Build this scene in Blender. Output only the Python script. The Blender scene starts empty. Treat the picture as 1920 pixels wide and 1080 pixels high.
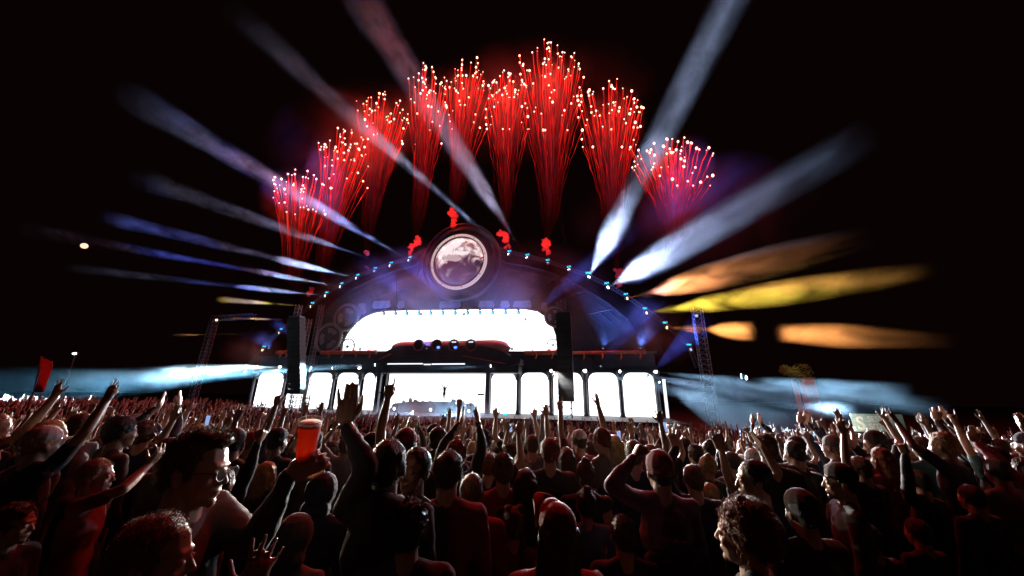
import bpy, math, random
import numpy as np
from mathutils import Vector, Matrix, noise as mn
random.seed(7); np.random.seed(7)
S = bpy.context.scene
COL = S.collection
R = math.radians
# ------------------------------------------------------------------ camera, world, moon light, exposure
F = 650.0                                   # focal length in pixels of a 1920 px wide frame
PITCH, ROLL = 17.6, 0.9
cam_data = bpy.data.cameras.new('camera'); cam = bpy.data.objects.new('camera', cam_data); COL.objects.link(cam)
cam_data.sensor_width = 36.0; cam_data.lens = 36.0 * F / 1920.0; cam_data.clip_start = 0.05; cam_data.clip_end = 3000.0
CAM = Vector((0, 0, 2.0))
RM = Matrix.Rotation(R(90 + PITCH), 3, 'X') @ Matrix.Rotation(R(ROLL), 3, 'Z')
cam.matrix_world = Matrix.Translation(CAM) @ RM.to_4x4()
S.camera = cam
world = bpy.data.worlds.new('World'); S.world = world; world.use_nodes = True
wn = world.node_tree; wn.nodes.clear()
wo = wn.nodes.new('ShaderNodeOutputWorld'); wb = wn.nodes.new('ShaderNodeBackground'); wn.links.new(wb.outputs[0], wo.inputs[0])
wb.inputs[0].default_value = (1.0, 0.30, 0.26, 1); wb.inputs[1].default_value = 0.0024     # night sky, faintly reddened by the show
sun_d = bpy.data.lights.new('moonlight', 'SUN'); sun_d.energy = 0.004; sun_d.angle = R(0.5); sun_d.color = (1, .85, .7)
sun = bpy.data.objects.new('moonlight', sun_d); COL.objects.link(sun); sun.rotation_euler = (R(78), 0, R(50))
S.view_settings.view_transform = 'Standard'; S.view_settings.look = 'None'; S.view_settings.gamma = 1.0
S.view_settings.use_curve_mapping = False; S.view_settings.exposure = 0.0
c = S.cycles
c.use_denoising = True; c.denoiser = 'OPENIMAGEDENOISE'; c.use_light_tree = True
c.max_bounces = 5; c.diffuse_bounces = 1; c.glossy_bounces = 2; c.transmission_bounces = 5; c.volume_bounces = 0; c.transparent_max_bounces = 96
c.sample_clamp_indirect = 3.0; c.caustics_reflective = False; c.caustics_refractive = False
c.volume_max_steps = 160; c.volume_step_rate = .5

# ------------------------------------------------------------------ geometry of the place
def ray(px, py):
    return (RM @ Vector(((px - 960) / F, (540 - py) / F, -1.0)))
def at_depth(px, py, depth):               # point seen at a pixel, `depth` metres along the view axis
    return CAM + ray(px, py) * depth
YAW = R(13); D0 = 45.0
_r = ray(860, 744); P0 = CAM + _r * (D0 / _r.y); P0.z = 0
SX = Vector((math.cos(YAW), -math.sin(YAW), 0)); SY = Vector((math.sin(YAW), math.cos(YAW), 0))
STAGE = Matrix(((SX.x, SY.x, 0, P0.x), (SX.y, SY.y, 0, P0.y), (0, 0, 1, 0), (0, 0, 0, 1)))
def st(px, py, off=0.0):                    # point of the stage's own frame (x along the stage, y away, z up) on the plane y = -off
    r = ray(px, py); q = P0 - SY * off
    t = (q - CAM).dot(SY) / r.dot(SY)
    w = CAM + r * t - P0
    return Vector((w.dot(SX), w.dot(SY), w.z))
def toworld(p): return STAGE @ Vector(p)
def smooth(t): t = max(0.0, min(1.0, t)); return t * t * (3 - 2 * t)
def ground_z(x, y):
    drop = 1.6 - 1.0 * smooth((-x - 6) / 26)
    return -drop * smooth((y - 1.5) / 16)
ZG = -1.6

# ------------------------------------------------------------------ tagging
def tag(o, label=None, cat=None, group=None, kind=None):
    if label: o['label'] = label
    if cat: o['category'] = cat
    if group: o['group'] = group
    if kind: o['kind'] = kind
    return o
def empty(name, loc, label, cat, group=None, rot=None):
    o = bpy.data.objects.new(name, None); COL.objects.link(o); o.empty_display_size = .2
    o.matrix_world = loc if isinstance(loc, Matrix) else Matrix.Translation(loc)
    if rot is not None: o.rotation_euler = rot
    return tag(o, label, cat, group)

# ------------------------------------------------------------------ materials
def nodes(name):
    m = bpy.data.materials.new(name); m.use_nodes = True; nt = m.node_tree; nt.nodes.clear()
    return m, nt, nt.nodes.new('ShaderNodeOutputMaterial')
def L(nt, a, b): nt.links.new(a, b)
def N(nt, t, **k):
    n = nt.nodes.new('ShaderNode' + t)
    for a, v in k.items(): setattr(n, a, v)
    return n
def mat(name, col, rough=.6, metal=0., var=.25, scale=8., bump=.0, bscale=60., objcol=False, spec=.5, stretch=None, attr=None, coat=0):
    m, nt, out = nodes(name); b = N(nt, 'BsdfPrincipled'); L(nt, b.outputs[0], out.inputs[0])
    tc = N(nt, 'TexCoord'); src = tc.outputs['Object']
    if stretch:
        mp = N(nt, 'Mapping'); mp.inputs['Scale'].default_value = stretch; L(nt, src, mp.inputs[0]); src = mp.outputs[0]
    tx = N(nt, 'TexNoise'); tx.inputs['Scale'].default_value = scale; tx.inputs['Detail'].default_value = 4; L(nt, src, tx.inputs[0])
    mr = N(nt, 'MapRange'); mr.inputs[1].default_value = .3; mr.inputs[2].default_value = .7; mr.inputs[3].default_value = 1 - var; mr.inputs[4].default_value = 1 + var
    L(nt, tx.outputs[0], mr.inputs[0])
    mx = N(nt, 'VectorMath', operation='MULTIPLY'); mx.inputs[0].default_value = col[:3]
    if objcol: oi = N(nt, 'ObjectInfo'); L(nt, oi.outputs['Color'], mx.inputs[0])
    if attr: at = N(nt, 'Attribute'); at.attribute_name = attr; L(nt, at.outputs['Color'], mx.inputs[0])
    L(nt, mr.outputs[0], mx.inputs[1]); L(nt, mx.outputs[0], b.inputs['Base Color'])
    b.inputs['Roughness'].default_value = rough; b.inputs['Metallic'].default_value = metal; b.inputs['Specular IOR Level'].default_value = spec
    b.inputs['Coat Weight'].default_value = coat
    if bump:
        t2 = N(nt, 'TexNoise'); t2.inputs['Scale'].default_value = bscale; t2.inputs['Detail'].default_value = 3; L(nt, src, t2.inputs[0])
        bp = N(nt, 'Bump'); bp.inputs['Strength'].default_value = bump; bp.inputs['Distance'].default_value = .02; L(nt, t2.outputs[0], bp.inputs['Height']); L(nt, bp.outputs[0], b.inputs['Normal'])
    return m
def emit(name, col, strength, sample=True):
    m, nt, out = nodes(name); e = N(nt, 'Emission'); e.inputs[0].default_value = (*col, 1); e.inputs[1].default_value = strength; L(nt, e.outputs[0], out.inputs[0])
    if not sample: m.cycles.emission_sampling = 'NONE'
    return m
M = {}
M['ground'] = mat('trampled_field', (.05, .045, .035), .95, var=.4, scale=.7, bump=.6, bscale=6)
M['dark'] = mat('scenic_dark', (.022, .025, .034), .62, .0, var=.35, scale=.9, bump=.15, bscale=5)
M['panel'] = mat('scenic_panel', (.04, .044, .055), .5, .2, var=.35, scale=1.4)
M['pale'] = mat('scenic_pale', (.24, .25, .26), .55, .1, var=.3, scale=1.2)
M['steel'] = mat('truss_aluminium', (.16, .16, .18), .5, .6, var=.2, scale=3)
M['black'] = mat('black_powder_coat', (.02, .021, .024), .55, .1, var=.2, scale=4)
M['cab'] = mat('speaker_black', (.03, .032, .036), .65, 0, var=.2, scale=4, bump=.3, bscale=40)
M['copper'] = mat('copper_pipe', (.55, .16, .08), .38, .5, var=.35, scale=1.2)
M['bronze'] = mat('bronze_hull', (.30, .17, .12), .35, .6, var=.3, scale=.8)
M['column'] = mat('column_paint', (.13, .14, .17), .5, .1, var=.25, scale=2)
M['rim'] = mat('lens_rim', (.62, .52, .5), .3, .7, var=.25, scale=1.5)
M['glass'] = mat('porthole_glass', (.04, .045, .06), .12, .2, var=.2)
M['screen'] = emit('led_screen_white', (.93, .97, 1.0), 2.6)
M['cyan'] = emit('cyan_led', (.05, .62, .95), 1.6, False)
M['lensw'] = emit('white_lamp_lens', (.85, .9, 1.0), 6.0, False)
M['lenso'] = emit('amber_lamp_lens', (1., .62, .25), 3.0, False)
M['lensd'] = emit('dim_lamp_lens', (.75, .78, .9), .8, False)
M['strip'] = emit('white_led_strip', (.9, .95, 1.), 1.3, False)
M['warm'] = emit('warm_lamp', (1., .55, .18), 4.0, False)
M['bluel'] = emit('blue_lamp', (.08, .2, 1.), 3.0, False)

# ------------------------------------------------------------------ mesh building
class MB:
    def __init__(s): s.v = []; s.f = []; s.sm = []
    def add(s, v, f, smooth=False):
        n = len(s.v); s.v += [tuple(p) for p in v]; s.f += [tuple(i + n for i in q) for q in f]; s.sm += [smooth] * len(f); return s
    def box(s, a, b):
        x0, y0, z0 = a; x1, y1, z1 = b
        return s.add([(x0,y0,z0),(x1,y0,z0),(x1,y1,z0),(x0,y1,z0),(x0,y0,z1),(x1,y0,z1),(x1,y1,z1),(x0,y1,z1)],
                     [(0,3,2,1),(4,5,6,7),(0,1,5,4),(1,2,6,5),(2,3,7,6),(3,0,4,7)])
    def tube(s, p0, p1, r0, r1=None, n=8, cap=True):
        r1 = r0 if r1 is None else r1; p0 = Vector(p0); p1 = Vector(p1); d = (p1 - p0)
        if d.length < 1e-6: return s
        q = d.to_track_quat('Z', 'Y'); v = []
        for k in range(n):
            a = k / n * math.tau; e = Vector((math.cos(a), math.sin(a), 0)); v.append(p0 + q @ (e * r0)); v.append(p1 + q @ (e * r1))
        f = [(2*k, 2*((k+1) % n), 2*((k+1) % n)+1, 2*k+1) for k in range(n)]
        if cap: f += [tuple(range(0, 2*n, 2))[::-1], tuple(range(1, 2*n, 2))]
        return s.add(v, f, n > 5)
    def path(s, pts, r, n=8):
        for a, b in zip(pts, pts[1:]): s.tube(a, b, r, n=n)
        return s
    def prism(s, pts, y0, y1):             # outline in x,z extruded along y
        n = len(pts); v = [(p[0], y0, p[1]) for p in pts] + [(p[0], y1, p[1]) for p in pts]
        f = [tuple(range(n)), tuple(range(2*n-1, n-1, -1))] + [(k, k+n, (k+1) % n + n, (k+1) % n) for k in range(n)]
        return s.add(v, f)
    def ring(s, c, r0, r1, y0, y1, n=48, a0=0, a1=math.tau):      # flat ring facing y
        v = []; full = abs(a1 - a0 - math.tau) < 1e-6; m = n if full else n + 1
        for k in range(m):
            a = a0 + (a1 - a0) * k / n
            for r, y in ((r0, y0), (r1, y0), (r1, y1), (r0, y1)): v.append((c[0] + r*math.cos(a), c[1] + y, c[2] + r*math.sin(a)))
        f = []
        for k in range(n):
            i = 4*k; j = 4*((k+1) % m)
            for q in range(4): f.append((i+q, j+q, j+(q+1) % 4, i+(q+1) % 4))
        return s.add(v, f, False)
    def disc(s, c, r, y0, y1, n=40):
        v = [(c[0] + r*math.cos(k/n*math.tau), c[1] + y, c[2] + r*math.sin(k/n*math.tau)) for y in (y0, y1) for k in range(n)]
        return s.add(v, [tuple(range(n)), tuple(range(2*n-1, n-1, -1))] + [(k, k+n, (k+1) % n + n, (k+1) % n) for k in range(n)])
    def ball(s, c, r, n=10, m=7):
        rx = r if hasattr(r, '__len__') else (r, r, r); v = [(c[0], c[1], c[2]+rx[2])]
        for i in range(1, m):
            t = math.pi*i/m
            for k in range(n): a = k/n*math.tau; v.append((c[0]+rx[0]*math.sin(t)*math.cos(a), c[1]+rx[1]*math.sin(t)*math.sin(a), c[2]+rx[2]*math.cos(t)))
        v.append((c[0], c[1], c[2]-rx[2])); f = [(0, 1+k, 1+(k+1) % n) for k in range(n)]
        for i in range(m-2):
            for k in range(n): a = 1+i*n; f.append((a+k, a+n+k, a+n+(k+1) % n, a+(k+1) % n))
        e = len(v)-1; a = 1+(m-2)*n; f += [(e, a+(k+1) % n, a+k) for k in range(n)]
        return s.add(v, f, True)
    def mesh(s, name, m):
        me = bpy.data.meshes.new(name); me.from_pydata(s.v, [], s.f); me.polygons.foreach_set('use_smooth', s.sm)
        if m: me.materials.append(m)
        me.update(); return me
    def obj(s, name, m, parent=None, mw=None):
        return link(name, s.mesh(name, m), parent, mw)
def link(name, me, parent=None, mw=None):
    o = bpy.data.objects.new(name, me); COL.objects.link(o)
    if parent is not None: o.parent = parent
    elif mw is not None: o.matrix_world = mw
    return o

def truss(b_ch, b_br, p0, p1, w, rc, step, side):        # square lattice truss between two points
    p0 = Vector(p0); p1 = Vector(p1); d = (p1 - p0).normalized(); u = (side - d * side.dot(d)).normalized(); v = d.cross(u)
    cs = [(u*a + v*b) * (w/2) for a, b in ((-1,-1), (1,-1), (1,1), (-1,1))]
    for q in cs: b_ch.tube(p0+q, p1+q, rc, n=5)
    n = max(1, int(round((p1-p0).length / step)))
    for i in range(n):
        a = p0 + (p1-p0)*(i/n); b = p0 + (p1-p0)*((i+1)/n)
        for k in range(4):
            q0, q1 = cs[k], cs[(k+1) % 4]
            b_br.tube(a+q0, b+q1, rc*.55, n=4, cap=False)
            b_br.tube(a+q0, a+q1, rc*.55, n=4, cap=False)

# ------------------------------------------------------------------ air
# ------------------------------------------------------------------ ground
def ground():
    xs = sorted(set([-1200, -500, -200] + [-120 + 4*i for i in range(61)] + [200, 500, 1200])); ys = [-400, -60, -20] + [-4 + 2*i for i in range(30)] + [70, 120, 300, 800, 1600]
    v = [(x, y, ground_z(x, y)) for y in ys for x in xs]; n = len(xs)
    f = [(j*n+i, j*n+i+1, (j+1)*n+i+1, (j+1)*n+i) for j in range(len(ys)-1) for i in range(n-1)]
    o = MB().add(v, f, True).obj('ground', M['ground']); tag(o, 'dark trampled festival field sloping gently to the stage', None, None, 'structure')

# ------------------------------------------------------------------ lit smoke along a lamp's beam
def ramp(nt, pts, interp='B_SPLINE'):
    n = N(nt, 'ValToRGB'); cr = n.color_ramp; cr.interpolation = interp
    while len(cr.elements) > 1: cr.elements.remove(cr.elements[-1])
    for i, (p, v) in enumerate(pts):
        e = cr.elements[0] if i == 0 else cr.elements.new(p)
        e.position = p; e.color = (v, v, v, 1) if not hasattr(v, '__len__') else (*v, 1)
    return n
def smoke_beam(p0, p1, prof, dens, density_prof, tint=(1, 1, 1), nscale=.35, contrast=.5, label=None, sharp=1.2, seed=0):
    """smoke drifting through a lamp's beam. prof: [(t, radius m)], density_prof: [(t, 0..1)], both along p0 -> p1"""
    d = p1 - p0; Ln = d.length; Rm = max(r for _, r in prof)
    def rad(t):
        for (a, ra), (b, rb) in zip(prof, prof[1:]):
            if t <= b: return ra + (rb-ra)*smooth((t-a)/max(1e-6, b-a))
        return prof[-1][1]
    m, nt, out = nodes('lit_smoke'); vs = N(nt, 'VolumeScatter'); vs.inputs[0].default_value = (*tint, 1); vs.inputs['Anisotropy'].default_value = 0.0
    L(nt, vs.outputs[0], out.inputs[1]); tc = N(nt, 'TexCoord'); sx = N(nt, 'SeparateXYZ'); L(nt, tc.outputs['Object'], sx.inputs[0])
    t = N(nt, 'Math', operation='DIVIDE'); L(nt, sx.outputs[2], t.inputs[0]); t.inputs[1].default_value = Ln
    K = 14; rr = ramp(nt, [(i/K, rad(i/K)/Rm) for i in range(K+1)], 'LINEAR'); L(nt, t.outputs[0], rr.inputs[0])
    dr = ramp(nt, [(p, v*(1-.9*p*p)) for p, v in density_prof], 'EASE'); L(nt, t.outputs[0], dr.inputs[0])
    cxy = N(nt, 'CombineXYZ'); L(nt, sx.outputs[0], cxy.inputs[0]); L(nt, sx.outputs[1], cxy.inputs[1])
    ln = N(nt, 'VectorMath', operation='LENGTH'); L(nt, cxy.outputs[0], ln.inputs[0])
    dv = N(nt, 'Math', operation='DIVIDE'); L(nt, ln.outputs['Value'], dv.inputs[0]); dv.inputs[1].default_value = Rm
    d2 = N(nt, 'Math', operation='DIVIDE'); L(nt, dv.outputs[0], d2.inputs[0]); L(nt, rr.outputs[0], d2.inputs[1])
    sq = N(nt, 'Math', operation='MULTIPLY'); L(nt, d2.outputs[0], sq.inputs[0]); L(nt, d2.outputs[0], sq.inputs[1])
    om = N(nt, 'Math', operation='SUBTRACT', use_clamp=True); om.inputs[0].default_value = 1; L(nt, sq.outputs[0], om.inputs[1])
    pw = N(nt, 'Math', operation='POWER'); L(nt, om.outputs[0], pw.inputs[0]); pw.inputs[1].default_value = sharp
    mp = N(nt, 'Mapping'); mp.inputs['Location'].default_value = (seed*3.7, seed*1.3, seed*5.1); mp.inputs['Scale'].default_value = (1, 1, .45); L(nt, tc.outputs['Object'], mp.inputs[0])
    nz = N(nt, 'TexNoise'); nz.inputs['Scale'].default_value = nscale; nz.inputs['Detail'].default_value = 5; nz.inputs['Distortion'].default_value = 1.2; L(nt, mp.outputs[0], nz.inputs[0])
    mr = N(nt, 'MapRange'); mr.inputs[1].default_value = .5-contrast*.17; mr.inputs[2].default_value = .5+contrast*.17; mr.inputs[3].default_value = 1-contrast; mr.inputs[4].default_value = 1+contrast*.7
    L(nt, nz.outputs[0], mr.inputs[0])
    a = N(nt, 'Math', operation='MULTIPLY'); L(nt, pw.outputs[0], a.inputs[0]); L(nt, dr.outputs[0], a.inputs[1])
    b = N(nt, 'Math', operation='MULTIPLY'); L(nt, a.outputs[0], b.inputs[0]); L(nt, mr.outputs[0], b.inputs[1])
    e = N(nt, 'Math', operation='MULTIPLY'); L(nt, b.outputs[0], e.inputs[0]); e.inputs[1].default_value = dens
    L(nt, e.outputs[0], vs.inputs['Density'])
    n = 14; v = []; f = []; K = 22
    for i in range(K+1):
        r = rad(i/K)
        for k in range(n): an = k/n*math.tau; v.append((math.cos(an)*r, math.sin(an)*r, Ln*i/K))
    for i in range(K):
        for k in range(n): f.append((i*n+k, i*n+(k+1) % n, (i+1)*n+(k+1) % n, (i+1)*n+k))
    f.append(tuple(range(n))[::-1]); f.append(tuple(range(K*n, K*n+n)))
    q = d.to_track_quat('Z', 'Y'); mw = Matrix.Translation(p0) @ q.to_matrix().to_4x4()
    o = MB().add(v, f, True).obj('smoke', m, None, mw); tag(o, label or 'smoke lit by a stage beam', None, 'lit smoke in the stage beams', 'stuff'); return o
def smoke_cloud(c, r, dens, label, tint=(1, 1, 1), nscale=.3, contrast=.8, rot=0.0, power=1.5, seed=0, kind='stuff', emis=None):
    m, nt, out = nodes('smoke_cloud'); pv = N(nt, 'VolumePrincipled'); pv.inputs['Color'].default_value = (*tint, 1); L(nt, pv.outputs[0], out.inputs[1])
    tc = N(nt, 'TexCoord'); ln = N(nt, 'VectorMath', operation='LENGTH'); L(nt, tc.outputs['Object'], ln.inputs[0])
    om = N(nt, 'Math', operation='SUBTRACT', use_clamp=True); om.inputs[0].default_value = 1; L(nt, ln.outputs['Value'], om.inputs[1])
    pw = N(nt, 'Math', operation='POWER'); L(nt, om.outputs[0], pw.inputs[0]); pw.inputs[1].default_value = power
    mp = N(nt, 'Mapping'); mp.inputs['Location'].default_value = (seed*3.1, seed*7.7, seed); mp.inputs['Scale'].default_value = r; L(nt, tc.outputs['Object'], mp.inputs[0])
    nz = N(nt, 'TexNoise'); nz.inputs['Scale'].default_value = nscale; nz.inputs['Detail'].default_value = 4; nz.inputs['Distortion'].default_value = .8; L(nt, mp.outputs[0], nz.inputs[0])
    mr = N(nt, 'MapRange'); mr.inputs[1].default_value = .5-(1-contrast*.8)*.3; mr.inputs[2].default_value = .72; mr.inputs[3].default_value = 1-contrast; mr.inputs[4].default_value = 1+contrast
    L(nt, nz.outputs[0], mr.inputs[0])
    a = N(nt, 'Math', operation='MULTIPLY'); L(nt, pw.outputs[0], a.inputs[0]); L(nt, mr.outputs[0], a.inputs[1])
    e = N(nt, 'Math', operation='MULTIPLY'); L(nt, a.outputs[0], e.inputs[0]); e.inputs[1].default_value = dens; L(nt, e.outputs[0], pv.inputs['Density'])
    if emis:
        pv.inputs['Emission Color'].default_value = (*emis[0], 1); g = N(nt, 'Math', operation='MULTIPLY'); L(nt, a.outputs[0], g.inputs[0]); g.inputs[1].default_value = emis[1]; L(nt, g.outputs[0], pv.inputs['Emission Strength'])
    mw = Matrix.Translation(c) @ Matrix.Rotation(-YAW, 4, 'Z') @ Matrix.Rotation(rot, 4, 'Y') @ Matrix.Diagonal((*r, 1))
    o = MB().ball((0, 0, 0), 1.0, 16, 10).obj('smoke', m, None, mw); tag(o, label, None, None, kind); return o
def spot(parent, p0, p1, ang, power, col, blend=.5, rad=.12, falloff='Constant'):
    l = bpy.data.lights.new('spot_beam', 'SPOT'); l.spot_size = ang; l.spot_blend = blend; l.shadow_soft_size = rad; l.energy = power; l.color = col
    if falloff:
        l.use_nodes = True; nt = l.node_tree; fo = nt.nodes.new('ShaderNodeLightFalloff'); fo.inputs[0].default_value = 1; nt.links.new(fo.outputs[falloff], nt.nodes['Emission'].inputs[1])
    o = bpy.data.objects.new('spot_beam', l); COL.objects.link(o)
    o.matrix_world = Matrix.Translation(p0) @ (p1-p0).to_track_quat('-Z', 'Y').to_matrix().to_4x4()
    if parent is not None: o.parent = parent; o.matrix_parent_inverse = parent.matrix_world.inverted()
    return o

# ================================================================== STAGE
def thing(name, base, label, cat, group=None):
    o = empty(name, STAGE @ Matrix.Translation(base), label, cat, group); o['_b'] = list(base); return o
def part(name, mb, m, t, label=None):
    b = t['_b']; mb.v = [(p[0]-b[0], p[1]-b[1], p[2]-b[2]) for p in mb.v]
    o = mb.obj(name, M[m] if isinstance(m, str) else m, t)
    if label: o['label'] = label
    return o
def P(px, py, off=0.0): q = st(px, py, off); return (q.x, q.z)
def rounded(x0, x1, z0, z1, r, n=6):
    pts = [(x0, z0), (x1, z0)]
    for k in range(n+1): a = k/n*math.pi/2; pts.append((x1-r+r*math.cos(a), z1-r+r*math.sin(a)))
    for k in range(n+1): a = math.pi/2+k/n*math.pi/2; pts.append((x0+r+r*math.cos(a), z1-r+r*math.sin(a)))
    return pts
ZT = st(1000, 699).z; ZB = st(860, 773).z                  # arch heads and screen feet
def build_stage():
    # deck under the screens
    xl = st(470, 760).x; xr = st(1252, 785).x
    o = MB().box((xl, -9, ZG), (xr, 3, ZB-.05)).obj('stage_deck', M['black'], None, STAGE); tag(o, 'long black stage deck running under the lower screens', 'stage')
    # arcade: LED bays and columns
    bays = [(480, 529), (539, 568), (576, 622), (630, 671), (680, 702), (727, 909), (921, 968), (977, 1029), (1038, 1093), (1104, 1160), (1169, 1228)]
    desc = ['outermost white screen bay at the dark end beside the slim truss tower', 'white screen bay half hidden by the speaker hang on the beer cup side', 'white screen bay just behind the tall beer cup',
            'white screen bay behind the tall raised hand', 'narrow white screen bay touching the performer canopy', 'widest white screen behind the performer under the canopy',
            'first white screen bay on the far side of the canopy', 'white screen bay between canopy bay and black speaker hang', 'white screen bay crossed by the speaker hang and its legs',
            'white screen bay next to the outermost on the smoky beam side', 'outermost white screen bay at the smoky beam side']
    edges = []
    for (a, b), ds in zip(bays, desc):
        x0 = st(a, 735).x; x1 = st(b, 735).x
        z1 = ZT if a != 727 else ZT-.0
        r = .85 if a != 727 else .06
        me = MB().prism(rounded(x0, x1, ZB, z1, min(r, (x1-x0)/2.2)), 0, .12)
        o = me.obj('led_screen', M['screen'], None, STAGE); tag(o, ds, 'screen', 'white screens in the arcade'); edges.append((x0, x1))
    # arcade facade behind: spandrels between bays and the band above, columns in front
    t = thing('stage_arcade', (0, 0, ZB), 'dark arcade of slim columns with round arch heads under the pipes', 'facade')
    ztop = st(1000, 662).z
    xs0 = st(477, 735).x; xs1 = st(1234, 735).x
    mb = MB().box((xs0, -.25, ZT+.02), (xs1, .6, ztop))
    part('fascia', mb, 'dark', t)
    # corner spandrels so the heads of the openings are round
    for (x0, x1) in edges:
        if x1-x0 > 11: continue
        r = min(.85, (x1-x0)/2.2); mb = MB()
        for s, xc in ((1, x0), (-1, x1)):
            pts = [(xc-s*.02, ZT+.03)] + [(xc+s*(r-r*math.sin(a)), ZT-r+r*math.cos(a)) for a in [k/6*math.pi/2 for k in range(7)]]
            if s < 0: pts = pts[::-1]
            mb.prism(pts, -.22, -.05)
        part('spandrel', mb, 'column', t)
        mb = MB(); mb.path([(x0+.02, -.28, ZT-r)] + [(x0+r-r*math.cos(a)+.02, -.28, ZT-r+r*math.sin(a)) for a in [k/5*math.pi/2 for k in range(1, 6)]] + [(x1-r+r*math.sin(a)-.02, -.28, ZT-r+r*math.cos(a)) for a in [k/5*math.pi/2 for k in range(6)]], .035, 5)
        part('arch_moulding', mb, 'pale', t)
    for px in (476, 534, 626, 675.5, 972.5, 1033.5, 1098.5, 1164.5, 1232.5):
        x = st(px, 740).x; w = .2; mb = MB()
        mb.tube((x, -.45, ZB-.05), (x, -.45, ZT-.72), w*1.05, w*.85, 12)
        mb.tube((x, -.45, ZB-.05), (x, -.45, ZB+.35), w*1.5, w*1.3, 12)
        col = part('column', mb, 'column', t)
        mb = MB(); mb.tube((x, -.45, ZT-.86), (x, -.45, ZT-.78), w*1.9, w*1.9, 12); mb.tube((x, -.45, ZT-.78), (x, -.45, ZT-.62), w*1.2, w*1.8, 12)
        mb.tube((x, -.45, ZT-.62), (x, -.45, ZT+.1), w*1.2, w*2.3, 12)
        mb.v = [(p[0], p[1], p[2]-ZB) for p in mb.v]; mb.obj('capital', M['column'], col)
    # thin fascia relief: cornices and panels
    for i, (a, b) in enumerate(zip(np.linspace(xs0, xs1, 17)[:-1], np.linspace(xs0, xs1, 17)[1:])):
        part('fascia_panel', MB().box((a+.12, -.33, ZT+.55), (b-.12, -.255, ztop-.5)), 'panel' if i % 3 else 'dark', t)
    part('cornice', MB().box((xs0-.2, -.62, ztop-.28), (xs1+.2, -.3, ztop-.02)), 'dark', t)
    part('cornice', MB().box((xs0-.2, -.5, ZT+.14), (xs1+.2, -.3, ZT+.36)), 'dark', t)
    # white tube at the outer edge
    a = st(1241, 712); b = st(1248, 780, -0.0)
    o = MB().tube((a.x, -1.0, a.z), (a.x+.0, -1.0, ZB), .16, n=8).obj('light_tube', M['strip'], None, STAGE); tag(o, 'glowing white upright tube at the outer end of the arcade', 'light tube')

    # big upper facade with the main screen
    t = thing('upper_facade', (0, .3, ZT), 'tall dark arched facade with round lens and main screen', 'facade')
    out_ = [(600, 660), (596, 610), (612, 575), (650, 545), (700, 520), (745, 503), (780, 495), (795, 470), (812, 445), (835, 430), (860, 425), (885, 430), (908, 445), (925, 470), (945, 490), (990, 497), (1030, 508), (1065, 522), (1105, 545), (1145, 570), (1180, 600), (1205, 640), (1212, 660)]
    outline = [P(x, y) for x, y in out_]
    scr_px = [(638, 657), (640, 641), (648, 625), (662, 607), (680, 593), (700, 585), (722, 581.5), (760, 580), (860, 578.5), (960, 577.5), (985, 578), (1008, 582), (1024, 593), (1036, 608), (1043, 628), (1046, 657)]
    scr = [P(x, y) for x, y in scr_px]
    zb = outline[0][1]; 
    # facade sheet with the screen hole: strips between screen outline and outer outline
    mb = MB(); n = 60
    def resample(pts, n):
        d = [0]; 
        for a, b in zip(pts, pts[1:]): d.append(d[-1] + math.hypot(b[0]-a[0], b[1]-a[1]))
        return [(np.interp(d[-1]*k/n, d, [p[0] for p in pts]), np.interp(d[-1]*k/n, d, [p[1] for p in pts])) for k in range(n+1)]
    O = resample(outline, n); I = resample(scr, n)
    v = []; 
    for (ox, oz), (ix, iz) in zip(O, I): v += [(ox, .35, oz), (ix, .35, iz), (ox, 1.4, oz), (ix, 1.4, iz)]
    f = []
    for k in range(n):
        a = 4*k; b = a+4; f += [(a, b, b+1, a+1), (a+2, a+3, b+3, b+2), (a, a+2, b+2, b), (a+1, b+1, b+3, a+3)]
    f += [(0, 1, 3, 2), (4*n, 4*n+2, 4*n+3, 4*n+1)]
    part('facade_shell', MB().add(v, f), 'dark', t)
    # window row above the main screen (pale lozenge panels)
    for (a, b) in ((669, 686), (697, 731), (743, 758), (822, 864), (896, 926), (937, 955), (961, 997), (1013, 1027)):
        z = P((a+b)/2, 569)
        x0 = st(a, 570).x; x1 = st(b, 570).x; zz0 = z[1]-.62; zz1 = z[1]+.42
        if a == 669: zz0 -= .9; zz1 -= .35
        if a == 1013: zz0 -= .3; zz1 -= .3
        part('window_panel', MB().prism([(x0, zz0+.35), (x0+.25, zz0), (x1-.25, zz0), (x1, zz0+.35), (x1-.2, zz1), (x0+.2, zz1)], .16, .345), 'pale', t)
    # concentric ribs over the arch
    for dz, w in ((0, .22), (.85, .12), (1.9, .12), (3.2, .1)):
        mb = MB(); pts = []
        for (ox, oz), (ix, iz) in list(zip(O, I))[4:-4]:
            d = math.hypot(ix-ox, iz-oz); k = min(.9, dz/d + .01); pts.append((ox+(ix-ox)*k, .3-.03*dz, oz+(iz-oz)*k))
        part('arch_rib', mb.path(pts, w/2, 5), 'panel', t)
    mb = MB(); mb.path([(x, .2, z) for x, z in scr], .12, 6); part('screen_frame', mb, 'panel', t)
    for k in range(6, n-5, 4):                  # radial ribs
        (ox, oz), (ix, iz) = O[k], I[k]; part('radial_rib', MB().tube((ox, .28, oz), (ix+(ox-ix)*.12, .28, iz+(oz-iz)*.12), .07, n=5), 'panel', t)
    o = MB().prism(scr, .5, .62).obj('led_screen', M['screen'], None, STAGE); tag(o, 'huge white main screen with rounded shoulders above the pipes', 'screen')

    # round lens
    cc = st(860.5, 490.5, 1.2); r = (st(912, 490, 1.2).x - st(809, 490, 1.2).x)/2
    t = thing('round_lens', (cc.x, cc.y, cc.z-r), 'giant round mirror lens in a pale riveted ring above the main screen', 'lens')
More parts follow.
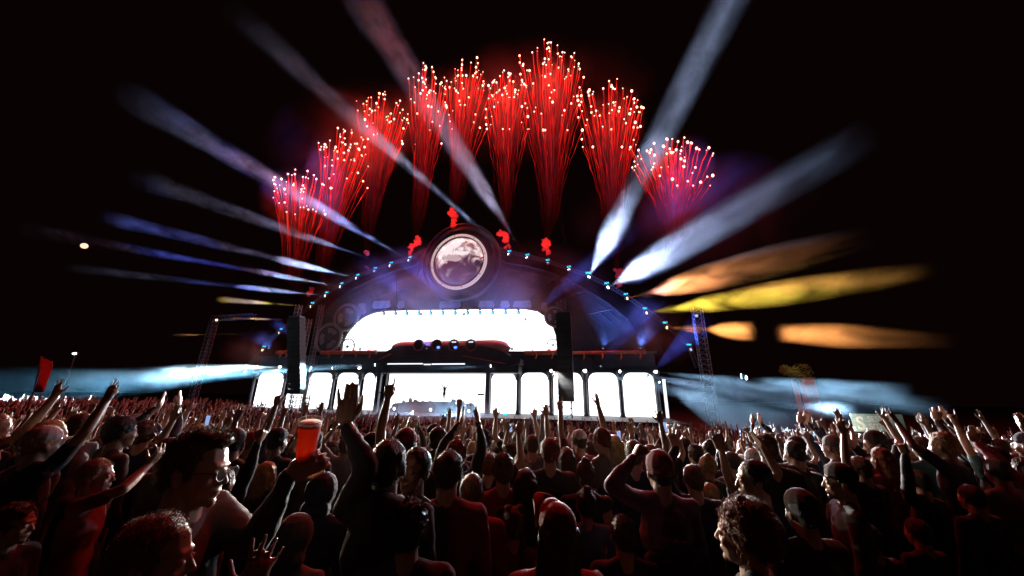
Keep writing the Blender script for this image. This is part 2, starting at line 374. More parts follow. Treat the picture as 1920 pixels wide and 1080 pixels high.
    m, nt, out = nodes('mirror_lens'); b = N(nt, 'BsdfPrincipled'); e = N(nt, 'Emission'); ad = N(nt, 'AddShader'); L(nt, b.outputs[0], ad.inputs[0]); L(nt, e.outputs[0], ad.inputs[1]); L(nt, ad.outputs[0], out.inputs[0])
    b.inputs['Metallic'].default_value = .9; b.inputs['Roughness'].default_value = .12; b.inputs['Base Color'].default_value = (.5, .45, .45, 1)
    # picture shown on the lens screen: clouds above, dark mountains below, a pale hull across
    tc = N(nt, 'TexCoord'); sp = N(nt, 'SeparateXYZ'); L(nt, tc.outputs['Object'], sp.inputs[0])
    n1 = N(nt, 'TexNoise'); n1.inputs['Scale'].default_value = .75; n1.inputs['Detail'].default_value = 6; n1.inputs['Distortion'].default_value = .8; L(nt, tc.outputs['Object'], n1.inputs[0])
    zn = N(nt, 'MapRange'); zn.inputs[1].default_value = r*.70; zn.inputs[2].default_value = r*1.2; zn.inputs[3].default_value = -.19; zn.inputs[4].default_value = .11; L(nt, sp.outputs[2], zn.inputs[0])
    aa = N(nt, 'Math', operation='ADD'); L(nt, n1.outputs[0], aa.inputs[0]); L(nt, zn.outputs[0], aa.inputs[1])
    cr = N(nt, 'ValToRGB'); L(nt, aa.outputs[0], cr.inputs[0]); el = cr.color_ramp.elements
    el[0].position = .38; el[0].color = (.012, .01, .016, 1); el[1].position = .63; el[1].color = (1., .86, .88, 1); k = el.new(.46); k.color = (.10, .06, .065, 1); k = el.new(.54); k.color = (.45, .32, .33, 1)
    L(nt, cr.outputs[0], e.inputs[0]); e.inputs[1].default_value = 1.0
    v = []; f = []; K = 40; J = 10
    for j in range(J+1):
        q = j/J*R(62); rr = r*.885*math.sin(q)/math.sin(R(62)); y = -r*.62*(math.cos(q)-math.cos(R(62)))
        for k in range(K): a = k/K*math.tau; v.append((cc.x+rr*math.cos(a), cc.y+y, cc.z+rr*math.sin(a)))
    for j in range(J):
        for k in range(K): f.append((j*K+k, (j+1)*K+k, (j+1)*K+(k+1) % K, j*K+(k+1) % K))
    part('mirror_dome', MB().add(v, f, True), m, t)
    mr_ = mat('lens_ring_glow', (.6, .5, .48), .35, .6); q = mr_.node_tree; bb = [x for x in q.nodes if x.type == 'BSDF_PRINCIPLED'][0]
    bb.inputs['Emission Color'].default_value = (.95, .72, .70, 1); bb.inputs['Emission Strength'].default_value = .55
    # pale hull shape on the dome
    yy = cc.y-r*.36
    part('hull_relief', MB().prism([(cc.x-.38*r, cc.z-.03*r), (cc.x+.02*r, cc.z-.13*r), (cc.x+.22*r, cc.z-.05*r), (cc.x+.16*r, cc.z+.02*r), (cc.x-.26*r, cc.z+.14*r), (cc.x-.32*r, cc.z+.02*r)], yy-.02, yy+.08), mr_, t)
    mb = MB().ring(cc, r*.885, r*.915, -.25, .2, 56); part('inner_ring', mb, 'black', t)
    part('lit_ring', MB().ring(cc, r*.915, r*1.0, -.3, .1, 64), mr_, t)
    for k in range(8): a = k/8*math.tau+.2; part('ring_joint', MB().box((cc.x+r*.957*math.cos(a)-.06, cc.y-.36, cc.z+r*.957*math.sin(a)-.06), (cc.x+r*.957*math.cos(a)+.06, cc.y-.29, cc.z+r*.957*math.sin(a)+.06)), 'black', t)
    part('outer_ring', MB().ring((cc.x+.1, cc.y, cc.z+.15), r*1.17, r*1.24, -.05, .5, 56), 'dark', t)
    part('outer_ring', MB().ring((cc.x+.12, cc.y, cc.z+.2), r*1.36, r*1.41, .0, .6, 56), 'dark', t)
    part('backplate', MB().disc((cc.x+.1, cc.y, cc.z+.1), r*1.38, .3, 1.2, 48), 'dark', t)

    # gears
    for px, py, rp, lab, sx in ((649, 595, 23, 'upper brass toothed gear beside the rounded screen shoulder', 1), (616, 634, 25, 'lower toothed gear beside the spoked wheel and copper pipe', 1),
                                (1040, 594, 20, 'toothed gear peeping out above the hung speaker column', 1)):
        g = st(px, py, .25); rr = st(px+rp, py, .25).x - g.x; t = thing('gear', (g.x, g.y, g.z-rr), lab, 'gear', 'gears on the facade')
        part('gear_rim', MB().ring(g, rr*.84, rr*.95, -.1, .16, 48), 'pale', t)
        mb = MB(); T = 34
        for k in range(T):
            a = k/T*math.tau; ca, sa = math.cos(a), math.sin(a); w = .055*rr
            pts = [(g.x+ca*rr*.94-sa*w, g.z+sa*rr*.94+ca*w), (g.x+ca*rr*.94+sa*w, g.z+sa*rr*.94-ca*w), (g.x+ca*rr*1.03+sa*w*.7, g.z+sa*rr*1.03-ca*w*.7), (g.x+ca*rr*1.03-sa*w*.7, g.z+sa*rr*1.03+ca*w*.7)]
            mb.prism([pts[1], pts[2], pts[3], pts[0]], g.y-.1, g.y+.14)
        part('teeth', mb, 'pale', t)
        part('gear_web', MB().disc(g, rr*.85, 0, .1, 40), 'dark', t)
        for k in range(3):
            a0 = k/3*math.tau+.5; part('web_cutout', MB().ring(g, rr*.34, rr*.66, -.06, -.005, 10, a0, a0+1.3), 'pale', t)
        part('hub', MB().disc(g, rr*.16, -.2, .05, 20), 'panel', t)
    # spoked hand wheels on the pipes
    for px, py, rp, lab in ((651.5, 650, 13.5, 'five spoked valve wheel on the copper pipe below the gears'), (1037, 647, 12, 'spoked valve wheel half hidden by the hung speaker column')):
        g = st(px, py, .5); rr = st(px+rp, py, .5).x-g.x; t = thing('valve_wheel', (g.x, g.y, g.z-rr), lab, 'wheel', 'valve wheels on the pipes')
        part('wheel_rim', MB().ring(g, rr*.88, rr, -.06, .06, 40), 'black', t)
        for k in range(5): a = k/5*math.tau+.3; part('spoke', MB().tube((g.x, g.y, g.z), (g.x+rr*.9*math.cos(a), g.y, g.z+rr*.9*math.sin(a)), .05, n=6), 'black', t)
        part('hub', MB().disc(g, rr*.14, -.1, .1, 16), 'black', t)
    # copper pipes
    for x0, x1, lab in ((603, 704, 'copper pipe with clamps running from the truss tower to the canopy'), (984, 1043, 'short copper pipe between the canopy and the hung speakers'), (1070, 1209, 'red lit copper pipe running out beyond the hung speakers'), (519, 543, 'stub of red lit pipe beyond the speaker hang on the cup side')):
        a = st(x0, 661, .7); b = st(x1, 661, .7); z = (a.z+b.z)/2; t = thing('copper_pipe', (a.x, a.y, z-.3), lab, 'pipe', 'copper pipes above the arcade')
        rr = .27 if x0 != 1070 else .2
        part('pipe', MB().tube((a.x, a.y, z), (b.x, b.y, z), rr, n=14), 'copper', t)
        n = max(2, int((b.x-a.x)/1.9))
        for k in range(n):
            x = a.x+(b.x-a.x)*(k+.5)/n; part('flange', MB().tube((x-.07, a.y, z), (x+.07, a.y, z), rr*1.28, n=14), 'copper', t)
            part('elbow', MB().path([(x+.5, a.y-.1, z-.1), (x+.55, a.y-.35, z-.45), (x+.4, a.y-.35, z-.8)], .09, 6), 'copper', t)
        part('end_cap', MB().tube((b.x-.05, b.y, z), (b.x+.12, b.y, z), rr*1.2, n=14), 'bronze', t)

    # performer canopy
    OFF = 3.0
    t = thing('performer_canopy', (st(830, 690, OFF).x, -OFF, ZT), 'dark stepped canopy with bronze airship hull over the performer', 'canopy')
    q = lambda x, y: P(x, y, OFF)
    part('canopy_body', MB().prism([q(702, 693), q(702, 676), q(708, 668), q(722, 659), q(740, 651), q(748, 648.5), q(902, 649), q(925, 653), q(945, 660), q(957, 667), q(975, 672), q(975, 682), q(938, 688), q(870, 684), q(725, 683), q(718, 693)][::-1], -OFF, -.7), 'dark', t)
    a = q(706, 684); b = q(972, 684); zc = q(830, 699)[1]
    part('soffit', MB().box((a[0], -OFF+.15, zc), (b[0], -.75, a[1]-.15)), 'panel', t)
    for xa, xb, y in ((727, 793, 682.5), (795, 808, 683.5), (810, 872, 682.8)):
        u = q(xa, y); w = q(xb, y); part('led_strip', MB().box((u[0], -OFF-.1, u[1]-.07), (w[0], -OFF-.02, u[1]+.07)), 'strip', t)
    for xa, xb, y in ((740, 795, 668), (812, 864, 668)):
        u = q(xa, y); w = q(xb, y); part('trim_strip', MB().box((u[0], -OFF-.06, u[1]-.04), (w[0], -OFF-.01, u[1]+.04)), 'panel', t)
    u = q(712, 674); w = q(733, 664); part('trim_rail', MB().tube((u[0], -OFF-.1, u[1]), (w[0], -OFF-.1, w[1]), .08), 'bronze', t)
    u = q(868, 667); w = q(948, 682); part('trim_rail', MB().tube((u[0], -OFF-.06, u[1]), (w[0], -OFF-.06, w[1]), .04), 'copper', t)
    # airship hull
    c0 = st(745, 656, 2.0); c1 = st(942, 660, 2.0); rr = .98; zc = c0.z-.0; v = []; f = []; n = 20; K = 30
    c0x = c0.x-1.0; c1x = c1.x+1.05
    for i in range(K+1):
        s = i/K; x = c0x+(c1x-c0x)*s; e = min((x-c0x)/1.9, (c1x-x)/2.4, 1); rad = rr*math.sqrt(max(0, 1-(1-e)**2))+.01
        for k in range(n): g = k/n*math.tau; v.append((x, -2.0+rad*math.cos(g), zc+rad*math.sin(g)*1.05))
    for i in range(K):
        for k in range(n): f.append((i*n+k, i*n+(k+1) % n, (i+1)*n+(k+1) % n, (i+1)*n+k))
    part('airship_hull', MB().add(v, f, True), 'bronze', t)
    for j, px in enumerate((785, 819, 851, 883)):
        p = st(px, 647, 3.05); w = part('porthole', MB().disc(p, .58, -.02, .3, 26), 'glass', t)
        b_ = t['_b']; mb = MB().ring(p, .58, .72, -.1, .28, 26); mb.v = [(k[0]-b_[0], k[1]-b_[1], k[2]-b_[2]) for k in mb.v]; mb.obj('porthole_rim', M['bronze'], w)
        if j >= 2:
            mb = MB().box((p.x-.28, p.y-.08, p.z+.3), (p.x+.28, p.y-.03, p.z+.42)); mb.v = [(k[0]-b_[0], k[1]-b_[1], k[2]-b_[2]) for k in mb.v]; mb.obj('porthole_lamp', M['strip'], w)
        if j in (1, 2):
            mb = MB().ball((p.x+.25, p.y-.06, p.z-.3), (.22, .06, .16)); mb.v = [(k[0]-b_[0], k[1]-b_[1], k[2]-b_[2]) for k in mb.v]; mb.obj('blue_lamp', M['bluel'], w)
    for k in range(14):
        p = q(736+k*12.5, 649.5); part('roof_stud', MB().box((p[0]-.05, -OFF+.1, p[1]), (p[0]+.05, -OFF+.3, p[1]+random.uniform(.06, .2))), 'black', t)
    # canopy posts
    for px, w, m in ((708, .46, 'column'), (721.5, .13, 'black'), (915, .44, 'column')):
        p = st(px, 740, OFF-.6); part('post', MB().box((p.x-w/2*1.0, p.y-.2, ZB), (p.x+w/2, p.y+.2, ZT+.3)), m, t)
        if w > .2: part('post_collar', MB().box((p.x-w/2-.1, p.y-.27, ZT-.5), (p.x+w/2+.1, p.y+.27, ZT-.42)), m, t)
    p = st(718, 736, OFF-.6); part('post_bracket', MB().box((p.x-.4, p.y-.1, p.z-.07), (p.x+.3, p.y+.1, p.z+.07)), 'black', t)
    p = st(903, 740, OFF-.6); part('post_bracket', MB().box((p.x-.45, p.y-.1, p.z-.1), (p.x+.3, p.y+.1, p.z+.1)), 'black', t)

    # DJ riser
    t = thing('performer_riser', (st(810, 780, 2.5).x, -2.5, ZB-.6), 'broad dark rounded riser under the performer', 'riser')
    q = lambda x, y: P(x, y, 2.5)
    part('riser_body', MB().prism([q(728, 792), q(728, 768), q(744, 756), q(762, 753.5), q(800, 752.5), q(850, 754), q(872, 758), q(888, 766), q(895, 778), q(897, 792)][::-1], -2.5, -1.0), 'dark', t)
    for px in (742, 812, 883):
        p = q(px, 768); part('lamp_niche', MB().prism(rounded(p[0]-.45, p[0]+.45, p[1]-1.1, p[1]+.72, .42), -2.75, -2.52), 'panel', t)
    for px, w, h, lab in ((770, .28, .5, 'mixer'), (780, .5, .32, 'mixer'), (793, .1, .2, 'bottle'), (807, .12, .16, 'bottle'), (852, .75, .34, 'wedge_monitor'), (868, .3, .18, 'mixer'), (757, .12, .22, 'bottle')):
        p = st(px, 754, 1.9)
        m2 = MB().prism([(p.x-w/2, p.z-.1), (p.x+w/2, p.z-.1), (p.x+w/2*.8, p.z+h*.5), (p.x-w/2*.6, p.z+h)][::1], -2.2, -1.7)
        o = m2.obj(lab, M['black'], None, STAGE); tag(o, {'mixer': 'small black music mixer on top of the performer riser', 'bottle': 'small bottle standing on the performer riser', 'wedge_monitor': 'black wedge monitor on the riser just beside the performer'}[lab], lab.replace('_', ' '), 'gear on the performer riser' if lab != 'wedge_monitor' else None); o['label'] = {770: 'tall black music mixer standing nearest the thin stands on the riser', 780: 'wide black music mixer in the middle of the riser gear', 793: 'taller small bottle beside the wide mixer', 807: 'short bottle closest before the performer', 852: 'black wedge monitor on the riser just beside the performer', 868: 'low flat mixer past the wedge monitor', 757: 'small bottle alone at the stand end of the riser'}[px]
    # stands leaning at the riser corner
    for dx in (0, 7, 12):
        p = st(728+dx, 764, 2.8); w = st(741+dx*.7, 750, 2.8); o = MB().tube(p, w, .04, n=5).obj('cymbal_stand', M['black'], None, STAGE); tag(o, '%s thin tilted black stand at the corner of the riser' % {0: 'outermost', 7: 'middle', 12: 'innermost'}[dx], 'stand', 'thin stands at the riser corner')

    # speaker hangs
    for (xa, ya, xb, yb, w, lab) in ((556, 596, 554, 739, 25, 'tall black hung speaker column on the beer cup side of the stage'), (1056.5, 588, 1062, 753, 29.5, 'tall black hung speaker column in front of the arcade on the canopy far side')):
        OF = 8.0 if xa < 600 else 5.0; a = st(xa, ya, OF); b = st(xb, yb, OF); hw = (st(xb+w/2, yb, OF).x - st(xb-w/2, yb, OF).x)/2; x = a.x
        t = thing('speaker_hang', (x, -OF, b.z), lab, 'speakers', 'hung speaker columns'); n = 16; hh = (a.z-b.z)/n
        me = None
        part('hang_spine', MB().prism([(b.x-hw*.9, b.z), (b.x+hw*.9, b.z), (a.x+hw*.9, a.z), (a.x-hw*.9, a.z)], -OF+.1, -OF+.3), 'black', t)
        for k in range(n):
            z = b.z+hh*k; tilt = .014*(n-k); xo = b.x+(a.x-b.x)*(k+.5)/n
            mb = MB().prism([(xo-hw, z+.012), (xo+hw, z+.012), (xo+hw, z+hh-.012), (xo-hw, z+hh-.012)], -OF-.5+tilt, -OF+.4+tilt)
            part('speaker_cabinet', mb, 'cab', t)
        part('rigging_frame', MB().box((x-hw*.9, -OF-.4, a.z+.05), (x+hw*.9, -OF+.4, a.z+.18)), 'steel', t)
        ch = MB(); br = MB(); truss(ch, br, (x, -OF, a.z+.2), (x, -OF, a.z+1.6), .5, .04, .5, Vector((1, 0, 0))); part('hoist_truss', ch, 'steel', t); part('truss_brace', br, 'steel', t)['kind'] = 'stuff'
        # legs of the frame under the hang
        x = b.x
        t2 = thing('scaffold', (x, -OF, ZG), 'thin braced frame standing under the %s hung speakers' % ('cup side' if xa < 600 else 'canopy far side'), 'truss')
        dx = .65 if xa > 600 else 1.6
        ch = MB(); ch.tube((x-.45, -OF, ZG), (x-.45, -OF, b.z), .07); ch.tube((x-.45+2*dx*.75, -OF, ZG), (x-.45+2*dx*.75, -OF, b.z), .07)
        part('upright', ch, 'black', t2); br = MB(); z = ZG
        while z < b.z-.5: br.tube((x-.45, -OF, z), (x-.45+1.5*dx, -OF, z+.5), .03, n=4); br.tube((x-.45, -OF, z+.5), (x-.45+1.5*dx, -OF, z+.5), .03, n=4); z += .55
        part('lattice', br, 'steel', t2)['kind'] = 'stuff'
    # truss towers
    for (xb, yb, xt, yt, off, w, lab) in ((569, 775, 579, 598, 3.5, .55, 'bright laddered truss tower right beside the cup side speaker hang'), (585, 775, 603, 572, 2.0, .5, 'second darker truss tower leaning towards the gears'),
                                 (384, 735, 403, 597, 2, .75, 'slim lone truss tower far out in the haze on the moon side'), (1312, 790, 1306, 578, 2, .9, 'dark lattice tower standing out past the arcade on the smoky side'), (1046, 600, 1048, 566, 3.5, .45, 'short truss stub above the hung speaker column')):
        b = st(xb, yb, off); a = st(xt, yt, off); x = a.x if abs(xb-xt) < 12 else a.x
        base = ZG if xb != 1046 else b.z
        t = thing('truss_tower', (a.x, -off, base), lab, 'truss tower', 'truss towers of the stage'); ch = MB(); br = MB()
        truss(ch, br, (a.x, -off, base), (a.x, -off, a.z), w, .045, .55, Vector((1, 0, 0)))
        part('chord', ch, 'steel', t); part('brace', br, 'steel', t)['kind'] = 'stuff'
        if xb == 384:
            ch = MB(); br = MB(); e = st(475, 598, off); truss(ch, br, (a.x-.4, -off, a.z), (e.x, -off, a.z+.1), .7, .045, .6, Vector((0, 0, 1))); part('top_truss', ch, 'steel', t); part('truss_brace', br, 'steel', t)['kind'] = 'stuff'

# ------------------------------------------------------------------ lighting arch and fixtures
ARCH = [(461, 690), (495, 650), (527, 619), (557, 594), (587, 571), (613, 549), (640, 533), (670, 517), (703, 505), (734, 494), (768, 484), (800, 468)]
ARCH2 = [(915, 460), (955, 473), (989, 480), (1027, 490), (1066, 503), (1103, 517), (1138, 534), (1173, 554), (1210, 580), (1247, 607), (1292, 648), (1308, 690)]
def build_arch():
    for pts, lab in ((ARCH, 'curved lighting truss climbing from the dark side up to the round lens'), (ARCH2, 'curved lighting truss running down from the round lens past the speakers')):
        OF = .9; P3 = [st(x, y, OF) for x, y in pts]; t = thing('lighting_truss', (P3[0].x, -OF, min(p.z for p in P3)), lab, 'lighting truss', 'curved lighting trusses'); ch = MB(); br = MB()
        for a, b in zip(P3, P3[1:]): truss(ch, br, a, b, .36, .03, .5, Vector((0, 1, 0)))
        part('chord', ch, 'black', t); part('brace', br, 'black', t)['kind'] = 'stuff'
FIX = {}
def fixture_meshes():
    mb = MB(); mb.box((-.19, -.12, .18), (.19, .12, .30)); mb.box((-.19, -.05, -.12), (-.15, .05, .2)); mb.box((.15, -.05, -.12), (.19, .05, .2)); FIX['yoke'] = mb.mesh('yoke', M['black'])
    mb = MB(); mb.tube((0, 0, -.16), (0, 0, .12), .10, .145, 12); mb.tube((0, 0, .12), (0, 0, .17), .155, .155, 12); FIX['housing'] = mb.mesh('housing', M['black'])
    for k in ('lensw', 'lenso', 'lensd'): FIX[k] = MB().ball((0, 0, .17), (.18, .18, .08), 10, 6).mesh('lens', M[k])
    FIX['led_strip'] = MB().box((-.24, -.08, .46), (.24, .02, .66)).mesh('led_strip', M['cyan'])
def fixture(p, aim, lens, strip, label, group, s=1.0, power=None, ang=None, col=(1, 1, 1), rad=.1, blend=.5, falloff='Constant'):
    """moving head at world point p aimed at world point aim"""
    o = empty('moving_head', Matrix.Translation(p) @ Matrix.Rotation(-YAW, 4, 'Z') @ Matrix.Scale(s, 4), label, 'stage lamp', group)
    link('yoke', FIX['yoke'], o)
    q = (aim - p).to_track_quat('Z', 'Y').to_matrix().to_4x4(); loc = Matrix.Rotation(YAW, 4, 'Z') @ q
    h = link('housing', FIX['housing'], o); h.matrix_local = loc
    l = link('lens', FIX[lens], o); l.matrix_local = loc
    if strip: link('led_strip', FIX['led_strip'], o)
    if power:
        d = (aim-p).normalized(); spot(o, p + d*.3*s, aim, ang, power, col, blend, rad, falloff)
    return o
GA = 'stage lamps along the curved trusses'
GL_ = 'lamps along the arcade heads'
BP = 36.0
def beam(src, dst, off, wid, power, dens, col, lens='lensw', soff=.95, dprof=None, strip=True, label='', group=GA, contrast=1.0, nscale=.55, spread=1.15, seed=0, s=1.0, slabel=None, sharp=1.2, doit=True, tint=(1,1,1), cap=24):
    """wid: [(t, width px)] seen at that share of the way"""
    p0 = toworld(st(src[0], src[1], soff)); p1 = toworld(st(dst[0], dst[1], off))
    zc0 = (RM.transposed() @ (p0-CAM)).z; zc1 = (RM.transposed() @ (p1-CAM)).z
    d = p1-p0; prof = [(t, max(.05, w*.86/2/F*abs(zc0+(zc1-zc0)*t))) for t, w in wid]
    ang = 2*max(math.atan(r/max(.4, t*d.length)) for t, r in prof if t > (.12 if cap < 30 else .09))*spread
    ang = max(R(1.5), min(R(cap), ang))
    fixture(p0, p1, lens, strip, label, group, s, power*BP*(1.2 if group == GL_ else 1), ang, col, .08, .4 if cap < 30 else .8)
    if doit: smoke_beam(p0 + d.normalized()*.35, p1, prof, dens*.36, dprof or [(0, 1), (.8, .5), (1, 0)], tint, nscale, contrast, slabel or ('smoke lit by the ' + label), sharp, seed)
W_ = (.44, .60, 1.0); O_ = (1., .52, .2); Y_ = (1., .68, .12)
def build_lamps():
    fixture_meshes()
    # arch, dark side -------------------------------------------------
    beam((768, 489), (235, 175), 14, [(0, 2), (.05, 7), (.3, 30), (.6, 48), (1, 80)], 150, .30, W_, dprof=[(0, .9), (.1, 1), (.28, .75), (.5, .2), (.75, .08), (1, 0)], label='topmost arch lamp on the moon side with a long pale beam', seed=1)
    beam((733, 499), (250, 330), 13, [(0, 2), (.15, 5), (.35, 22), (.7, 36), (1, 60)], 90, .2, W_, dprof=[(0, .5), (.15, .8), (.25, 1), (.4, .35), (.7, .12), (1, 0)], label='arch lamp second below the lens on the moon side', seed=2)
    beam((670, 522), (190, 405), 12, [(0, 2), (.07, 3), (.14, 13), (.28, 22), (.31, 14), (.7, 28), (1, 40)], 190, .75, W_, dprof=[(0, .5), (.08, .7), (.14, 1), (.28, .8), (.33, .12), (.6, .10), (.85, .1), (1, 0)], label='arch lamp with a short bright bulge of smoke above the pipes', seed=3)
    beam((640, 538), (20, 425), 12, [(0, 2), (.06, 4), (.14, 13), (.25, 17), (.29, 10), (.6, 22), (1, 40)], 190, .75, W_, dprof=[(0, .5), (.1, .9), (.2, 1), (.27, .5), (.32, .14), (.6, .12), (.8, .08), (1, 0)], label='arch lamp with the second of three level smoke streaks', seed=4)
    beam((612, 555), (110, 500), 12, [(0, 2), (.1, 3), (.15, 10), (.27, 15), (.33, 9), (.6, 16), (1, 26)], 190, .8, W_, dprof=[(0, .4), (.12, .7), (.2, 1), (.31, .8), (.36, .1), (.6, .08), (1, 0)], label='arch lamp with the lowest of three level smoke streaks', seed=5)
    beam((585, 575), (405, 561), 7, [(0, 2), (.35, 5), (.6, 10), (.95, 17), (1, 12)], 80, .6, Y_, 'lenso', dprof=[(0, .4), (.3, .5), (.55, 1), (.9, 1), (1, .1)], label='amber arch lamp throwing a flat yellow streak', seed=6)
    beam((556, 600), (425, 596), 7, [(0, 1.5), (.3, 2), (.42, 5), (.68, 6), (.72, 3), (.9, 6), (1, 3)], 70, .6, O_, 'lenso', dprof=[(0, .3), (.3, .4), (.45, 1), (.65, .9), (.7, .2), (.9, .5), (1, 0)], label='amber arch lamp with a thin broken streak', seed=7)
    beam((526, 624), (318, 629), 7, [(0, 1.5), (.7, 3), (.8, 6), (.95, 7), (1, 3)], 70, .7, O_, 'lenso', dprof=[(0, .25), (.2, .12), (.7, .12), (.76, .9), (.95, .9), (1, 0)], label='amber arch lamp with a faint thread ending in a gold dash', seed=8)
    for (x, y, lab, ln) in ((703, 509, 'dim arch lamp between the two upper pale beams', 'lensd'), (494, 657, 'small amber arch lamp without a beam near the slim tower', 'lenso'), (461, 698, 'lowest arch lamp on the moon side just above the blue smoke', 'lensw')):
        p = toworld(st(x, y, .95)); fixture(p, p+Vector((-.4, -1, .2)), ln, True, lab, GA)
    # arch, far side ---------------------------------------------------
    beam((955, 478), (430, 15), 16, [(0, 2), (.05, 4), (.13, 13), (.2, 10), (.3, 22), (.5, 36), (1, 64)], 100, .28, W_, dprof=[(0, .4), (.06, .9), (.12, 1), (.17, .25), (.24, .5), (.36, .7), (.45, .3), (.6, .08), (1, 0)], label='first arch lamp past the lens leaning back over it', seed=9)
    beam((989, 485), (655, -40), 16, [(0, 2), (.05, 4), (.13, 16), (.22, 36), (.4, 54), (.7, 70), (1, 100)], 120, .32, W_, dprof=[(0, .4), (.07, .8), (.12, .6), (.2, 1), (.3, .6), (.42, .4), (.6, .22), (.8, .22), (1, .05)], label='second arch lamp past the lens with the wide beam crossing the rockets', seed=10)
    p = toworld(st(1027, 495, .95)); fixture(p, p+Vector((.1, -.6, 1)), 'lensd', True, 'dim arch lamp below the third red smoke puff', GA)
    beam((1067, 508), (1050, 395), 3, [(0, 1), (.3, 3), (.8, 10), (1, 12)], 30, .06, W_, dprof=[(0, .1), (.3, .6), (.6, .5), (1, 0)], label='arch lamp with one faint upright thread of light', seed=11)
    beam((1103, 522), (1405, -70), 18, [(0, 3), (.035, 6), (.06, 24), (.10, 54), (.2, 62), (.3, 52), (.5, 72), (.8, 84), (1, 100)], 250, .34, (.46, .62, 1.), cap=36, dprof=[(0, .8), (.045, .8), (.07, .7), (.12, 1), (.2, .28), (.3, .08), (.38, .02), (.48, .10), (.56, .03), (.68, .06), (.9, .06), (1, .02)], label='dazzling arch lamp with a fat upright burst of white smoke', seed=12, contrast=.9, s=1.25, sharp=1.6)
    beam((1138, 540), (1650, 240), 18, [(0, 3), (.05, 7), (.07, 26), (.14, 62), (.3, 78), (.6, 88), (1, 100)], 240, .32, (.44, .60, 1.), cap=34, dprof=[(0, .8), (.05, .8), (.08, .8), (.14, 1), (.25, .30), (.4, .12), (.6, .06), (.8, .02), (1, 0)], label='dazzling arch lamp with a slanting burst of white smoke', seed=13, contrast=.9, s=1.1, sharp=1.5)
    beam((1174, 560), (1640, 440), 15, [(0, 2), (.13, 8), (.15, 14), (.25, 46), (.45, 66), (.7, 76), (1, 60)], 110, .32, (1, .36, .12), 'lenso', dprof=[(0, .3), (.13, .3), (.18, .9), (.3, 1), (.40, .4), (.55, .12), (.75, .05), (1, 0)], label='amber arch lamp feeding the upper salmon smoke', seed=14)
    beam((1210, 587), (1760, 505), 15, [(0, 2), (.12, 5), (.17, 20), (.3, 42), (.6, 64), (.85, 60), (1, 40)], 95, .26, (1, .72, .08), 'lenso', dprof=[(0, .4), (.12, .4), (.17, 1), (.25, .8), (.55, .7), (.7, .35), (.85, .12), (1, 0)], label='amber arch lamp feeding the long yellow smoke', seed=15, tint=(1, .95, .8))
    beam((1248, 614), (1800, 640), 15, [(0, 2), (.1, 3), (.2, 5), (.25, 34), (.4, 50), (.48, 44), (.54, 46), (.7, 60), (1, 40)], 100, .36, (1, .36, .09), 'lenso', dprof=[(0, .4), (.1, .3), (.2, .1), (.26, 1), (.38, 1), (.43, 0), (.51, 0), (.57, .8), (.68, .8), (.85, .3), (1, 0)], label='lowest beaming amber lamp with two orange smoke patches', seed=16, nscale=.5, contrast=.6)
    p = toworld(st(1293, 656, .95)); fixture(p, p+Vector((.4, -1, .1)), 'lensd', True, 'last arch lamp at the dark lattice tower', GA)
    # blue washes crossing the haze -----------------------------------
    GB = 'blue wash lamps behind the arcade roof'
    B_ = (.04, .12, .9)
    for i, (s_, d_, w, pw, dn, lb) in enumerate((((1215, 705), (1335, 590), [(0, 8), (.3, 26), (1, 44)], 34, .16, 'blue wash lamp beside the glowing upright tube'), ((1125, 688), (1225, 545), [(0, 8), (.3, 24), (1, 44)], 34, .07, 'blue wash lamp above the arcade past the speaker hang'),
                                  ((985, 600), (1200, 415), [(0, 12), (.4, 34), (1, 60)], 34, .06, 'blue wash lamp over the rounded screen shoulder'), ((790, 590), (690, 480), [(0, 8), (.4, 26), (1, 50)], 30, .05, 'blue wash lamp above the gears'),
                                  ((560, 640), (510, 600), [(0, 14), (.5, 34), (1, 30)], 30, .1, 'blue wash lamp next to the red lit pipe stub'), ((870, 590), (770, 490), [(0, 8), (.5, 22), (1, 34)], 30, .05, 'blue wash lamp under the round lens'))):
        beam(s_, d_, 3.0, w, pw, dn, B_, 'lensd', soff=1.6, dprof=[(0, .1), (.2, .6), (.6, 1), (1, 0)], strip=False, label=lb, group=GB, seed=20+i, s=.7)
    for i, (x, dx, pw) in enumerate(((675, 40, 3600), (960, -30, 3600), (1130, 30, 4200), (800, 10, 2200), (505, -40, 700), (1200, 20, 500))):
        p = toworld(st(x, 655, 2.6 if x != 800 else 3.4)); a_ = toworld(st(x+dx, 520, 2.2)); fixture(p, a_, 'lensd', False, ['broad blue facade wash lamp above the cup side pipe', 'broad blue facade wash lamp at the canopy far end', 'broad blue facade wash lamp above the red lit pipe', 'broad blue facade wash lamp on the canopy roof', 'broad blue wash lamp out beside the cup side hang', 'broad blue wash lamp at the far end of the red pipe'][i], GB, .7, pw*3.2, R(95), (.10, .22, 1.), .2, .9, None)
    # rank of small lamps hanging into the main screen -----------------
    GR = 'row of small lamps along the top of the main screen'
    for i, x in enumerate((719.5, 741.7, 763, 785.8, 808, 830.5, 853.5, 877, 900, 924, 948, 972)):
        top = st(x, 579.5, .8); y = 588 - (x-720)*.006
        lab = 'small blue lamp on the main screen edge, number %s from the gears' % ['first', 'second', 'third', 'fourth', 'fifth', 'sixth', 'seventh', 'eighth', 'ninth', 'tenth', 'eleventh', 'twelfth'][i]
        lab = lab.replace('number ', '')
        t = thing('screen_lamp', (top.x, -.8, top.z), lab, 'stage lamp', GR)
        p = st(x, y, .8)
        part('clamp', MB().box((top.x-.16, -.9, top.z-.12), (top.x+.16, -.7, top.z+.12)), 'black', t)
        part('arm', MB().box((top.x-.06, -.86, p.z+.15), (top.x+.06, -.74, top.z-.12)), 'black', t)
